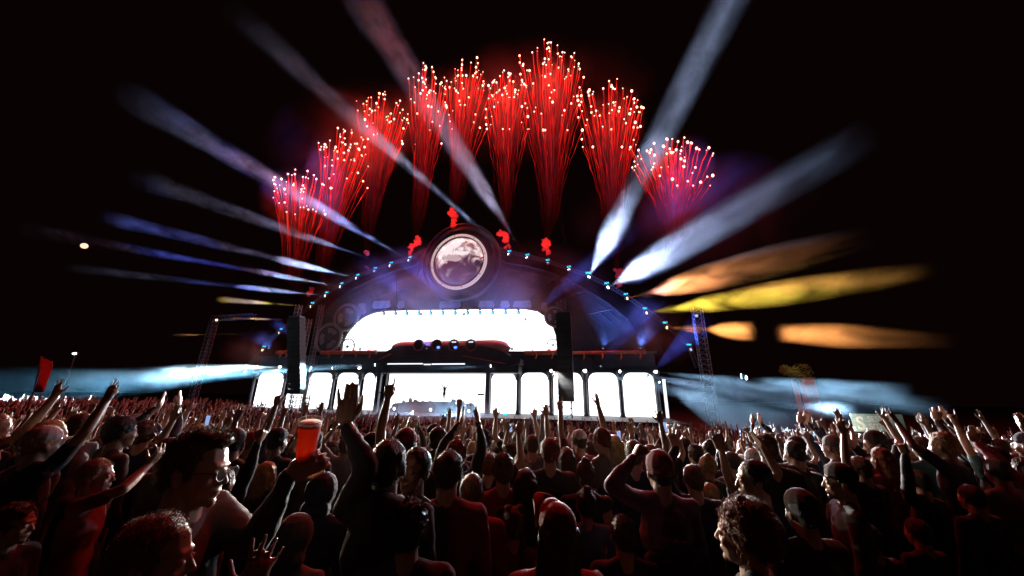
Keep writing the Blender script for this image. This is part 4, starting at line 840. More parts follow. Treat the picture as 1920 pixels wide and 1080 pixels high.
def hand_prims(pb, W, fing, palm, pose, s=1.0, side=1, detail=True):
    """W wrist, fing finger direction, palm palm-normal; side +1: thumb along fing x palm"""
    z = fing.normalized(); y = -(palm-z*palm.dot(z)).normalized(); x = y.cross(z)*side     # x: towards thumb
    g = lambda p: W+(x*p[0]+y*p[1]+z*p[2])*s
    pb.rc(g((-.022, 0, .018)), .021*s, g((-.026, 0, .080)), .0155*s, 8); pb.rc(g((0, 0, .012)), .023*s, g((0, 0, .085)), .0165*s, 8); pb.rc(g((.020, 0, .018)), .021*s, g((.026, 0, .082)), .0160*s, 8)
    curls = {'open': (.05, .03, .03, .05), 'flat': (.03,)*4, 'relaxed': (.35, .3, .28, .22), 'fist': (1, 1, 1, 1), 'point': (1, 1, 1, 0.02), 'horns': (.04, 1, 1, .04), 'grip': (.55, .52, .5, .48), 'claw': (.3, .22, .2, .3), 'peace': (1, 1, .03, .03)}[pose]
    spread = {'open': 11, 'claw': 13, 'horns': 12, 'relaxed': 4, 'flat': -1.5, 'peace': 9}.get(pose, 2)
    for i, (bx, ln, c_) in enumerate(zip((-.034, -.012, .011, .033), (.060, .076, .082, .074), curls)):
        a = R(spread)*(i-1.6)*(1 if pose != 'flat' else 1); 
        if pose == 'flat' and i == 0: a = R(-9)
        p = Vector((bx, 0, .084 if i else .078)); ang = c_*R(75)
        r = (.0092, .0104, .0106, .0104)[i]
        for k, (fr, st_) in enumerate(((.46, 0), (.30, R(85)), (.24, R(55)))):
            if k: ang += c_*st_
            dv = Vector((math.sin(a)*math.cos(ang), -math.sin(ang), math.cos(a)*math.cos(ang))); q = p+dv*ln*fr
            pb.rc(g(p), r*s*(1-.08*k), g(q), r*s*(1-.08*(k+1)), 7 if detail else 5); p = q
    tc = {'fist': (.35, -.75, .6), 'point': (.2, -.8, .6), 'horns': (.1, -.8, .6), 'grip': (.45, -.8, .45), 'peace': (.1, -.8, .6), 'flat': (.55, -.15, .8)}.get(pose, (.78, -.2, .58)); t1 = Vector(tc).normalized()
    p = Vector((.030, -.004, .022)); q = p+t1*.042; pb.rc(g(p), .0165*s, g(q), .0125*s, 8)
    t2 = (t1+Vector((-.15 if pose in ('open', 'claw') else -.45, -.1, .35))).normalized(); w = q+t2*.032; pb.rc(g(q), .0118*s, g(w), .0105*s, 7); pb.rc(g(w), .0105*s, g(w+t2*.022), .0085*s, 7)
def ik(S_, W, l1, l2, pole):
    d = W-S_; Ln = d.length; m = (l1+l2)*.995
    if Ln > m: W = S_+d*(m/Ln); d = W-S_; Ln = m
    Ln = max(Ln, .1); a = (l1*l1-l2*l2+Ln*Ln)/(2*Ln); h = math.sqrt(max(0, l1*l1-a*a)); u = d/Ln; n = pole-u*pole.dot(u); n = n.normalized() if n.length > 1e-4 else u.orthogonal().normalized()
    return S_+u*a+n*h, W
SHO = {1: Vector((.185, 0, 1.41)), -1: Vector((-.185, 0, 1.41))}
DOWN = {1: (Vector((.25, .10, .88)), Vector((0, .1, -1)), Vector((-1, 0, 0)), 'relaxed'), -1: (Vector((-.25, .10, .88)), Vector((0, .1, -1)), Vector((1, 0, 0)), 'relaxed')}
def figure(arms, vh=.007, va=.0065, vb=.022, vs=.014, female=False, head_rot=(0, 0), sleeve='long', detail=True, legs=True, hood=False, seed=0, bulk=1.0, vt=None, hs_=.97):
    """arms: {side: (wrist, fingers dir, palm normal, hand pose)}; returns body chunks, shirt mesh, trousers mesh, head frame"""
    yaw, pit = head_rot; Q = (Matrix.Rotation(yaw, 3, 'Z') @ Matrix.Rotation(pit, 3, 'X')); NB = Vector((0, -.015, 1.50)); HC = NB+Q @ Vector((0, .02, HZ-1.50))
    chunks = []
    pb = PB(); head_prims(pb, Q, HC, female, detail)
    nr = .046 if female else .055
    pb.rc(NB-Vector((0, .0, .07)), nr+.012, HC+Q @ Vector((0, -.025, -.05)), nr, 12); pb.ell((0, 0, 1.40), (.14*bulk, .075, .055))
    chunks.append(mesh_arrays(remesh(pb, vh, 3)))
    coarse = PB(); arm_pts = {}
    for sd in (1, -1):
        A = arms.get(sd) or DOWN[sd]; raised = sd in arms; W, fd, pn, pose = A[:4]; fd = Vector(fd); pn = Vector(pn)
        S_ = SHO[sd].copy(); S_.x *= bulk
        if W[2] > 1.5: S_ += Vector((-.015*sd, 0, .045))
        pole = Vector((sd*.8, -.3, -.6)) if W[2] > 1.2 else Vector((sd*.5, -1, -.2))
        if len(A) > 4: pole = A[4]
        E_, W = ik(S_, Vector(W), .285, .255, pole); arm_pts[sd] = (S_, E_, W)
        k = .86 if female else 1.0
        tgt = PB() if raised else coarse
        mid = E_.lerp(W, .3)
        tgt.rc(S_, .050*k, S_.lerp(E_, .45), .045*k, 10).rc(S_.lerp(E_, .45), .045*k, E_, .037*k, 10).rc(E_, .037*k, mid, .039*k, 10).rc(mid, .039*k, W, .0245*k, 10)
        if raised:
            hand_prims(tgt, W, fd, pn, pose, hs_*(.92 if female else 1.0), sd, detail); chunks.append(mesh_arrays(remesh(tgt, va, 2)))
        else:
            tgt.rc(W, .024, W+fd*.06, .03, 8, 1.0).rc(W+fd*.06, .028, W+fd*.14, .018, 8)
    coarse.ell((0, 0, 1.27), (.15, .09, .19)).ell((0, 0, 1.05), (.135, .09, .2)).ell((0, 0, .93), (.15, .10, .12))
    lg = [((s*.085, 0, .90), (s*.10, .02, .49), (s*.11, -.01, .09)) for s in (1, -1)]
    for (h, kn, an) in lg: coarse.rc(h, .078, kn, .05, 10).rc(kn, .05, an, .035, 10).rc(an, .035, Vector(an)+Vector((0, .13, -.04)), .03, 8)
    chunks.append(mesh_arrays(remesh(coarse, vb, 1)))
    # shirt
    pb = PB(); b = bulk
    ch = .170*b if not female else .150*b
    pb.ell((0, 0, 1.27), (ch, .118*b, .20)).ell((0, 0, 1.06), (.152*b if not female else .135*b, .108*b, .2)).ell((0, 0, .94), (.165*b, .118*b, .13))
    if female: pb.ell((.06, .085, 1.27), (.055, .055, .06)).ell((-.06, .085, 1.27), (.055, .055, .06))
    for s in (1, -1):
        S_, E_, W = arm_pts[s]; pb.rc((0, -.01, 1.40), .085, S_, .064, 10)
        pb.rc((s*.02, -.02, 1.475), .045, (S_.x*.8, -.005, S_.z+.0), .055, 10)
        rs = .062*(b if not female else .86)
        if sleeve == 'long': pb.rc(S_, rs, E_, .053, 10).rc(E_, .053, E_.lerp(W, .93), .036, 10)
        elif sleeve == 'short': pb.rc(S_, rs, S_.lerp(E_, .62), .056, 10)
        elif sleeve == 'vest': pb.ell(S_, (.05, .05, .04))
    if hood: pb.ell((0, -.085, 1.47), (.11, .07, .075)).rc((.06, .02, 1.475), .03, (.07, -.06, 1.49), .035).rc((-.06, .02, 1.475), .03, (-.07, -.06, 1.49), .035)
    sh = remesh(pb, vs, 2, jitter=0); n = len(sh.vertices); co = np.empty(n*3, np.float32); sh.vertices.foreach_get('co', co); co = co.reshape(-1, 3)
    for i in range(n):
        p = Vector(co[i]); co[i] += np.array(mn.noise_vector(p*9+Vector((seed*3.1, 0, 0))))*.011+np.array(mn.noise_vector(p*26+Vector((seed, 0, 0))))*.005
    sh.vertices.foreach_set('co', co.ravel())
    pb = PB()
    for (h, kn, an) in lg: pb.rc(h, .092, kn, .066, 10).rc(kn, .066, Vector(an)+Vector((0, 0, .03)), .05, 10)
    pb.ell((0, 0, .92), (.158, .112, .11)); tr = remesh(pb, vt or vs*1.3, 1)
    return chunks, sh, tr, (Q, HC)
def noise_push(me, amp, freq, seed=0):
    n = len(me.vertices); co = np.empty(n*3, np.float32); me.vertices.foreach_get('co', co); co = co.reshape(-1, 3)
    for i in range(n): co[i] += np.array(mn.noise_vector(Vector(co[i])*freq+Vector((seed*1.7, 0, 0))))*amp
    me.vertices.foreach_set('co', co.ravel())
def hair_mesh(style, seed, strands, vox=.008):
    """in head frame (origin head centre, face +Y)"""
    rnd = random.Random(seed); pb = PB(); ln = .016; flow = Vector((0, -.3, -.5)); amp = .006; wid = .0011
    top = {'short': .006, 'quiff': .002, 'curly': .014, 'bushy': .020, 'long': .010, 'bun': .006, 'buzz': -.006, 'braids': .006, 'bob': .012}[style]
    pb.ell((0, -.024, .044), (.082+top*.5, .096+top*.4, .088+top*.8)); pb.ell((0, -.058, -.012), (.066+top*.4, .052+top*.5, .062+top*.3))
    for s in (-1, 1): pb.ell((s*.070, -.012, .012), (.014+top*.3, .040, .040))
    if style == 'quiff': pb.ell((0, .046, .104), (.050, .040, .026)).ell((.01, .010, .116), (.05, .05, .020)); ln = .020; flow = Vector((0, .5, .7))
    if style == 'curly': ln = .022; amp = .014; flow = Vector((0, -.1, .3))
    if style == 'bushy': ln = .022; amp = .016; flow = Vector((0, -.2, .0))
    if style in ('long', 'bob'):
        zl = -.30 if style == 'long' else -.13
        pb.rc((.045, -.065, .02), .055, (.05, -.08, zl), .04).rc((-.045, -.065, .02), .055, (-.05, -.08, zl), .04).rc((0, -.08, .02), .06, (0, -.095, zl*1.05), .045)
        for s in (-1, 1): pb.rc((s*.075, -.01, .03), .022, (s*.085, -.0, zl*.75), .022)
        ln = .05; flow = Vector((0, -.1, -2)); amp = .010; wid = .0014
    if style == 'bun': pb.ell((0, -.05, .135), (.038, .038, .034)).rc((0, -.045, .10), .03, (0, -.05, .12), .025)
    if style == 'braids':
        for s in (-1, 1):
            p = Vector((s*.05, -.075, .0))
            for k in range(9): pb.ell(p, (.019, .019, .024)); p = p+Vector((s*.006*(1 if k < 3 else -.4), -.003, -.033))
        for s in (-1, 1): pb.ell((s*.045, -.03, .125), (.03, .03, .026))
    me = remesh(pb, vox, 2); noise_push(me, amp, 38 if style in ('curly', 'bushy') else 22, seed); arr = [mesh_arrays(me)]
    if strands:
        V, li, lt = arr[0]; me.calc_loop_triangles() if hasattr(me, 'calc_loop_triangles') else None
        nv = len(V); nm = np.empty(nv*3, np.float32); me.vertices.foreach_get('normal', nm); nm = nm.reshape(-1, 3)
        vv = []; ff = []
        for k in range(strands):
            i = rnd.randrange(nv); p = Vector(V[i]); n_ = Vector(nm[i])
            if p.y > .062 and p.z < .03: continue
            fl = flow if (style != 'quiff' or p.z > .075) else Vector((0, -.6, -.7))
            if style in ('short', 'buzz', 'curly') : fl = Vector((p.x*3, -.5 if p.z < .06 else .35, -.6 if p.z < .06 else .1))
            g_ = .45 if style in ('bushy', 'curly') else .26
            d = (n_*(.5 if style in ('bushy', 'curly') else .42)+fl*.9+Vector((rnd.gauss(0, g_), rnd.gauss(0, g_), rnd.gauss(0, g_)))).normalized(); L_ = ln*rnd.uniform(.5, 1.5); w = d.orthogonal().normalized()*wid*rnd.uniform(.6, 1.3)
            w = Matrix.Rotation(rnd.uniform(0, 6.28), 3, d) @ w; m_ = p+d*L_*.55; e = m_+(d*.7+flow.normalized()*.5+Vector((rnd.gauss(0, .2), rnd.gauss(0, .2), rnd.gauss(0, .2)))).normalized()*L_*.5
            b = len(vv); p = p-n_*.003; vv += [p-w, p+w, m_-w*.8, m_+w*.8, e]; ff.append((b, b+1, b+3, b+2)); ff.append((b+2, b+3, b+4))
        sv = np.array([tuple(q) for q in vv], np.float32); arr.append((sv, np.array([i for q in ff for i in q], np.int32), np.array([len(q) for q in ff], np.int32)))
    return from_arrays('hair', arr, None)
def cap_mesh(kind, vox=.007):
    pb = PB()
    if kind == 'beanie': pb.ell((0, -.022, .052), (.090, .107, .098)); pb.ell((0, -.028, .012), (.092, .108, .032))
    elif kind == 'snapback':        # worn high with a flat, upturned brim at the front
        pb.ell((0, -.02, .060), (.088, .104, .092)); pb.ell((0, .03, .085), (.070, .062, .068))
    elif kind == 'hood': pb.ell((0, -.03, .03), (.110, .122, .125)); pb.ell((0, -.06, -.09), (.11, .10, .08))
    else: pb.ell((0, -.022, .056), (.087, .103, .088))
    me = remesh(pb, vox, 2)
    a = [mesh_arrays(me)]
    if kind in ('cap', 'snapback'):
        mb = MB(); v = []; n = 12; up = .02 if kind == 'cap' else .10
        for y_ in (0, 1):
            for i in range(n+1):
                t = -1+2*i/n; x = t*.078; out = math.sqrt(max(0, 1-t*t)); 
                for q in (0, .5, 1): v.append((x*(1-.06*q), .055+.028*(1-t*t)+q*.075*(.35+.65*out), .040+up*q-.016*t*t-.003*y_))
        f = []
        m_ = 3*(n+1)
        for i in range(n):
            for q in range(2):
                a0 = 3*i+q; f.append((a0, a0+1, a0+4, a0+3)); f.append((m_+a0, m_+a0+3, m_+a0+4, m_+a0+1))
        for i in range(n): f.append((3*i+2, m_+3*i+2, m_+3*i+5, 3*i+5))
        mb.add(v, f); a.append(mesh_arrays(mb.mesh('brim', None)))
    return from_arrays(kind, a, None)
def people_materials():
    global SKIN, CLOTH, HAIR
    m, nt, out = nodes('skin'); b = N(nt, 'BsdfPrincipled'); L(nt, b.outputs[0], out.inputs[0]); oi = N(nt, 'ObjectInfo'); tx = N(nt, 'TexNoise'); tx.inputs['Scale'].default_value = 30; tc = N(nt, 'TexCoord'); L(nt, tc.outputs['Object'], tx.inputs[0])
    mr = N(nt, 'MapRange'); mr.inputs[3].default_value = .85; mr.inputs[4].default_value = 1.12; L(nt, tx.outputs[0], mr.inputs[0]); mx = N(nt, 'VectorMath', operation='MULTIPLY'); L(nt, oi.outputs['Color'], mx.inputs[0]); L(nt, mr.outputs[0], mx.inputs[1]); L(nt, mx.outputs[0], b.inputs['Base Color'])
    b.inputs['Roughness'].default_value = .42; b.inputs['Specular IOR Level'].default_value = .5; SKIN = m
    CLOTH = mat('cloth', (.05, .05, .06), .85, var=.22, scale=6, bump=.25, bscale=500, objcol=True); CLOTH.node_tree
    bs = [x for x in CLOTH.node_tree.nodes if x.type == 'BSDF_PRINCIPLED'][0]; bs.inputs['Sheen Weight'].default_value = .12; bs.inputs['Sheen Roughness'].default_value = .4
    HAIR = mat('hair', (.03, .02, .015), .55, var=.5, scale=70, objcol=True, spec=.35, bump=.9, bscale=160, stretch=(1, 1, .3))
SK = [(.36, .21, .15), (.31, .18, .125), (.26, .15, .10), (.17, .09, .06), (.38, .24, .18)]
HC_ = {'black': (.012, .010, .010), 'dark brown': (.035, .020, .013), 'brown': (.09, .05, .028), 'fair': (.30, .20, .10), 'auburn': (.16, .05, .025), 'blond': (.42, .30, .15), 'grey': (.25, .24, .23)}
CC = {'black': (.012, .012, .014), 'charcoal': (.035, .036, .040), 'navy': (.012, .02, .05), 'red': (.17, .012, .012), 'white': (.34, .34, .36), 'grey': (.12, .12, .13), 'denim': (.06, .09, .16), 'olive': (.06, .06, .03), 'maroon': (.14, .02, .035), 'teal': (.02, .10, .11), 'plum': (.13, .06, .12)}
def place(parts, mw, label, cat, group, skin, shirt, trousers, hair, hatc=None):
    """parts: dict name -> mesh; returns root person (its own mesh is the body)"""
    o = bpy.data.objects.new('person', parts['body']); COL.objects.link(o); o.matrix_world = mw; o.color = (*skin, 1); tag(o, label, cat, group)
    for k, c_ in (('shirt', shirt), ('trousers', trousers), ('hair', hair), ('cap', hatc), ('beanie', hatc), ('hood', hatc)):
        if k in parts and parts[k]:
            p = bpy.data.objects.new(k, parts[k]); COL.objects.link(p); p.parent = o; p.color = (*c_, 1)
    return o
def headmat(fr): Q, HC = fr; return Matrix.Translation(HC) @ Q.to_4x4()
def xf(me, mw, name, m, scale=1.0):
    v, li, lt = mesh_arrays(me); A = np.array(mw.to_3x3())*scale; v = v @ A.T+np.array(mw.translation); return from_arrays(name, [(v, li, lt)], m)
HAIRS = {}
def get_hair(style, strands, seed=0):
    k = (style, strands, seed)
    if k not in HAIRS: HAIRS[k] = hair_mesh(style, seed+1, strands, .008 if strands > 950 else .012)
    return HAIRS[k]
CAPS = {}
def get_cap(k):
    if k not in CAPS: CAPS[k] = cap_mesh(k)
    return CAPS[k]
TAKEN = []                                                 # (x, y, radius) of people already placed
def hero(px, py, size, face, label, hair='short', hcol='dark brown', cloth='black', skin=0, hat=None, hatc='black', female=False, arms=None, head=(0, 0), sleeve='long', hood=False, seed=0, strands=2200, vh=.010, group=None, hands=None, bulk=1.0, depth=None, va=.0085, hs_=.97):
    """px,py: centre of the head in the photo's frame, size: chin to crown in pixels; face: heading, 0 towards the stage, + to the left; arms: {side: (px, py, dir deg, pose, palm 'front'|'back'|'left'|'right', dd)}"""
    dp = (depth or .24*F/size)*math.sqrt(1+((py-540)/F)**2)*math.sqrt(1+.4*((px-960)/F)**2); hc = at_depth(px, py, dp); gz = ground_z(hc.x, hc.y); sc = (hc.z-gz)/HZ; sc0 = sc; sc = max(.84, min(1.14, sc))
    toS = math.atan2(-hc.x*.0, 1); yaw = R(face); Rz = Matrix.Rotation(yaw, 4, 'Z')
    Q3 = Matrix.Rotation(R(head[0]), 3, 'Z') @ Matrix.Rotation(R(head[1]), 3, 'X'); off = Vector((0, -.015, 1.5))+Q3 @ Vector((0, .02, HZ-1.5))
    base = hc-(Rz @ Matrix.Scale(sc, 4)) @ off
    mw = Matrix.Translation(base) @ Rz @ Matrix.Scale(sc, 4); inv = mw.inverted(); I3 = inv.to_3x3()
    A = {}
    camR = RM
    for sd, av in (arms or {}).items():
        ax, ay, deg, pose, palm, dd = av[:6]
        S_ = mw @ SHO[sd]; best = None
        for k in range(60):
            q = at_depth(ax, ay, max(.25, dp+dd-.6+.02*k)); e = abs((q-S_).length/sc-.525)+abs((RM.transposed() @ (q-CAM)).z+dp+dd)*1.1
            if best is None or e < best[0]: best = (e, q)
        W = inv @ best[1]
        toward = (CAM-best[1]).normalized(); r = ray(ax, ay); rt = (camR @ Vector((1, 0, 0))); up = rt.cross(-toward).normalized()*-1
        up = toward.cross(rt).normalized()
        if up.z < 0: up = -up
        fd = (rt*math.cos(R(deg))+up*math.sin(R(deg))).normalized()
        pn = {'front': -toward, 'back': toward, 'left': -rt, 'right': rt}[palm]
        A[sd] = (W, (I3 @ fd).normalized(), (I3 @ pn).normalized(), pose)+((Vector(av[6]),) if len(av) > 6 else ())
    ch, sh, tr, fr = figure(A, vh=vh, va=va, hs_=hs_, vs=.019, vb=.034, female=female, head_rot=(R(head[0]), R(head[1])), sleeve=sleeve, hood=hood, seed=seed, bulk=bulk, vt=.03)
    parts = {'body': from_arrays('body', ch, SKIN)}
    sh.materials.append(CLOTH); tr.materials.append(CLOTH); parts['shirt'] = sh; parts['trousers'] = tr
    hm = headmat(fr)
    if hair: parts['hair'] = xf(get_hair(hair, strands if hat is None or hair in ('long', 'braids') else 500, seed % 3), hm, 'hair', HAIR, 1.0 if not hat else .97)
    if hat: parts['hood' if hat == 'hood' else 'beanie' if hat == 'beanie' else 'cap'] = xf(get_cap(hat), hm, hat, CLOTH)
    o = place(parts, mw, label, 'person', group, SK[skin], CC[cloth], CC['charcoal' if seed % 2 else 'denim'], HC_[hcol], CC[hatc])
    TAKEN.append((base.x, base.y, .3)); o['_hm'] = 0
    if sc0 < .8 or sc0 > 1.2: print('hero scale', label[:40], round(sc0, 2), 'depth', round(dp, 2))
    return o, mw, hm, A
def attach(o, name, mb, m, local):
    mb.v = [tuple(local @ Vector(p)) for p in mb.v]; return mb.obj(name, m, o)
def eye_pair(o, hm):
    for s in (-1, 1): attach(o, 'eye', MB().ball((s*.031, .083, -.001), (.0085, .007, .0065), 10, 6), M['eye'], hm)
def ear_glasses(o, hm):
    mb = MB()
    for s in (-1, 1):
        pts = [(s*.033+.024*math.cos(a), .108-.004*abs(math.cos(a)), -.004+.019*math.sin(a)) for a in [k/16*math.tau for k in range(17)]]; mb.path(pts, .0016, 5)
        mb.tube((s*.057, .106, .004), (s*.082, -.0, .006), .0016, n=5)
    mb.tube((-.010, .108, 0), (.010, .108, 0), .0016, n=5); attach(o, 'glasses', mb, M['black'], hm)
    for s in (-1, 1): attach(o, 'glasses_lens', MB().ball((s*.033, .107, -.004), (.023, .0012, .018), 14, 6), M['glass_lens'], hm)
def clear_mat(name, t, col):
    m, nt, out = nodes(name); b = N(nt, 'BsdfPrincipled'); b.inputs['Base Color'].default_value = (*col, 1); b.inputs['Roughness'].default_value = .08; tr = N(nt, 'BsdfTransparent'); mx = N(nt, 'MixShader'); mx.inputs[0].default_value = t; L(nt, b.outputs[0], mx.inputs[1]); L(nt, tr.outputs[0], mx.inputs[2]); L(nt, mx.outputs[0], out.inputs[0]); return m
def build_heroes():
    M['eye'] = mat('eye', (.5, .48, .45), .15, var=.05); M['glass_lens'] = clear_mat('spectacle_glass', .85, (.05, .05, .05))
    M['gold'] = mat('gold', (.8, .5, .2), .25, 1.0)
    H = hero
    up = 90
    # -- the two men at the lower left
    o, mw, hm, A = H(372, 882, 152, -80, 'tall man in profile with swept back quiff and glasses facing the beer cup', 'quiff', 'brown', 'black', 0, seed=1, strands=2600, vh=.005, head=(-6, -3), arms={-1: (546, 886, 24, 'grip', 'front', .06, (0, -.2, -1))}, bulk=1.05, va=.005)
    ear_glasses(o, hm); eye_pair(o, hm)
    # beer cup in his hand
    cd_ = -(RM.transposed() @ (mw @ A[-1][0]-CAM)).z+.03; c0 = at_depth(568, 884, cd_); c1 = at_depth(583, 787, cd_); ax = (c1-c0).normalized(); q = ax.to_track_quat('Z', 'Y').to_matrix().to_4x4(); cw = Matrix.Translation(c0) @ q; h = (c1-c0).length
    t = empty('beer_cup', cw, 'clear plastic cup of amber beer held up in a fist', 'cup'); r0, r1 = .026*cd_/1.19, .038*cd_/1.19
    m, nt, out = nodes('beer'); b = N(nt, 'BsdfPrincipled'); b.inputs['Base Color'].default_value = (1, .22, .03, 1); b.inputs['Transmission Weight'].default_value = .85; b.inputs['IOR'].default_value = 1.12; b.inputs['Roughness'].default_value = .25; b.inputs['Subsurface Weight'].default_value = 0; tl = N(nt, 'BsdfTranslucent'); tl.inputs[0].default_value = (.42, .05, .008, 1); mx = N(nt, 'MixShader'); mx.inputs[0].default_value = .93; L(nt, b.outputs[0], mx.inputs[1]); L(nt, tl.outputs[0], mx.inputs[2]); L(nt, mx.outputs[0], out.inputs[0])
    MB().tube((0, 0, .002), (0, 0, h*.9), r0-.001, r1-.0025, 28).obj('beer', m, t)
    foam = mat('foam', (.8, .7, .6), .8); MB().tube((0, 0, h*.9), (0, 0, h*.935), r1-.0025, r1-.002, 28).obj('foam', foam, t)
    m2 = clear_mat('cup_plastic', .82, (.9, .9, .9))
    MB().tube((0, 0, 0), (0, 0, h), r0, r1, 28, cap=False).obj('cup_wall', m2, t); mb = MB(); mb.path([(r1*math.cos(k/28*math.tau), r1*math.sin(k/28*math.tau), h) for k in range(29)], .0016, 5).obj('cup_rim', foam, t)
    o, mw, hm, A = H(292, 1052, 178, -62, 'bearded man with smooth red lit hair at the bottom edge under the quiff man', 'short', 'auburn', 'black', 0, seed=2, strands=3000, vh=.005, head=(-10, 0), arms={1: (462, 1120, 88, 'open', 'front', .0)}, depth=.68); eye_pair(o, hm)
    H(28, 985, 128, -75, 'curly haired person at the very edge beside the bottom corner facing the stage', 'curly', 'brown', 'black', 1, seed=3, strands=2200, vh=.006)
    o, mw, hm, A = H(182, 895, 92, -60, 'fair haired man in red shirt between curly head and quiff man', 'short', 'fair', 'red', 0, seed=4, strands=1600, vh=.006, head=(-8, 4), arms={1: (283, 868, 65, 'claw', 'left', .1)}, sleeve='short'); eye_pair(o, hm)
    H(228, 812, 66, -30, 'person with bushy dark hair behind the fair haired man', 'bushy', 'black', 'charcoal', 2, seed=5, strands=900)
    H(250, 802, 58, -95, 'person with brightly lit face behind the bushy dark hair', 'short', 'grey', 'charcoal', 4, seed=6, strands=700, depth=2.9)
    H(152, 802, 56, -80, 'person with dark hair facing the cup, above the phone holder', 'bob', 'dark brown', 'black', 1, seed=7, strands=700)
    H(12, 905, 78, 10, 'person at the frame edge with both bare arms up and a wristband', 'short', 'brown', 'white', 0, seed=8, sleeve='short', strands=700, arms={1: (88, 845, 42, 'open', 'left', .0)})
    H(-6, 800, 60, -40, 'person in pale jacket cut by the frame edge', 'short', 'fair', 'white', 0, seed=9, strands=500)
    # -- centre left group
    o, mw, hm, A = H(728, 878, 78, 5, 'short haired man in black jacket with one arm straight up, hand flat', 'short', 'dark brown', 'black', 1, seed=10, strands=1200, arms={-1: (648, 792, 93, 'flat', 'front', -.03, (.3, 0, -1))}, hood=True, depth=1.5, va=.0048, hs_=1.1)
    W = A[-1][0]; attach(o, 'bracelet', MB().path([(.032*math.cos(k/12*math.tau), .032*math.sin(k/12*math.tau), 0) for k in range(13)], .006, 6), M['black'], Matrix.Translation(Vector(W)-A[-1][1]*.02) @ Vector(A[-1][1]).to_track_quat('Z', 'Y').to_matrix().to_4x4())
    H(500, 892, 64, -20, 'blond haired person in front of the pointing hand', 'bob', 'blond', 'black', 0, seed=11, strands=1500, female=True)
    H(418, 905, 70, -15, 'person hidden behind the quiff man with a pointing arm in black sleeve', 'short', 'black', 'black', 1, seed=12, strands=400, arms={1: (490, 815, 70, 'point', 'left', .0)}, depth=2.0)
    H(700, 838, 50, -60, 'man in a dark curved peak cap behind the raised arm', 'buzz', 'black', 'charcoal', 0, hat='cap', hatc='black', seed=13, strands=300)
    H(722, 822, 42, 0, 'pale jacketed person just beyond the peak cap man', 'short', 'grey', 'white', 4, seed=14, strands=600)
    H(776, 884, 88, 160, 'man with short dark hair turned round towards the camera', 'short', 'black', 'black', 3, seed=15, strands=1200, vh=.005, head=(4, 5))
    H(842, 888, 86, 0, 'man with round dark back of head beside the turned round man', 'short', 'dark brown', 'maroon', 0, seed=16, strands=1800)
    H(824, 826, 48, -30, 'man in olive hooded coat with strongly lit rim in the blue haze', 'short', 'dark brown', 'olive', 0, seed=17, strands=900, hood=True)
    H(858, 838, 44, -5, 'close cropped person with thick bright ear rim by the olive coat', 'buzz', 'brown', 'charcoal', 1, seed=18, strands=500)
    H(768, 992, 122, 3, 'big bushy back of head at the bottom centre', 'bushy', 'dark brown', 'charcoal', 0, seed=19, strands=3600, bulk=1.05)
    H(556, 1010, 110, -10, 'hooded person in a pale rimmed hood below the beer cup hand', 'short', 'brown', 'grey', 0, hat='hood', hatc='charcoal', seed=20, strands=300)
    H(607, 925, 84, -15, 'person in navy hood between cup hand and raised arm', 'short', 'brown', 'navy', 0, hat='hood', hatc='navy', seed=21, strands=300)
    H(652, 1000, 70, 0, 'person in pale grey jacket beneath the straight raised arm', 'short', 'black', 'grey', 1, seed=22, strands=500, depth=2.3, bulk=1.15)
    H(943, 884, 66, 5, 'person with fuzzy hair and red lit shoulders at the centre', 'bushy', 'brown', 'red', 0, seed=23, strands=1600, sleeve='short')
    H(986, 912, 72, -5, 'woman with loose long dark hair at the centre', 'long', 'dark brown', 'black', 0, seed=24, strands=1500, female=True)
    H(962, 985, 84, 8, 'woman with two braids and a red headband beside the pink snapback', 'braids', 'brown', 'maroon', 0, seed=25, strands=1300, female=True, sleeve='short')
    H(1040, 1003, 128, 4, 'woman in pinkish red snapback cap worn high at the bottom centre', 'long', 'brown', 'red', 0, hat='snapback', hatc='red', seed=26, strands=900, female=True, head=(24, 6))
    H(1097, 893, 64, 0, 'woman with messy bun above the two hair buns', 'bun', 'brown', 'black', 0, seed=27, strands=1300, female=True, sleeve='vest')
    H(1098, 948, 74, 5, 'woman with red hair ties and denim blue bag strap', 'bun', 'black', 'denim', 0, seed=28, strands=1300, female=True)
    H(1168, 1004, 96, 0, 'person with narrow dark head above the bottom right of the snapback', 'short', 'brown', 'black', 1, seed=29, strands=1700)
    H(1262, 985, 92, 8, 'man with light brown ruffled hair turned slightly to the big auburn head', 'quiff', 'brown', 'black', 0, seed=30, strands=2200, hood=True)
    o, mw, hm, A = H(1392, 1002, 150, 48, 'woman with wavy auburn hair and a hoop earring at the bottom', 'bushy', 'auburn', 'black', 0, seed=31, strands=4200, vh=.005, female=True)
    eye_pair(o, hm); attach(o, 'earring', MB().path([(.084, -.012+.014*math.cos(k/14*math.tau), -.064+.020*math.sin(k/14*math.tau)) for k in range(15)]+[], .0017, 5).path([(-.086, -.012+.014*math.cos(k/14*math.tau), -.064+.020*math.sin(k/14*math.tau)) for k in range(15)], .0017, 5), M['gold'], hm)
    H(1236, 886, 80, 3, 'man in red banded cap and plum shirt with a raised fist', 'short', 'black', 'plum', 1, hat='beanie', hatc='maroon', seed=32, strands=300, arms={-1: (1190, 858, 60, 'fist', 'right', -.05)})
    H(1300, 900, 70, -4, 'person in black sleeve with hands cupped high by the slim columns', 'short', 'brown', 'black', 0, seed=33, strands=900, depth=2.3, arms={-1: (1268, 838, 100, 'claw', 'front', 0)})
    H(1405, 905, 70, 25, 'person with one big open hand spread against the smoke', 'short', 'black', 'black', 2, seed=34, strands=900, sleeve='short', arms={-1: (1352, 842, 102, 'open', 'front', -.1), 1: (1430, 838, 118, 'flat', 'left', .1)})
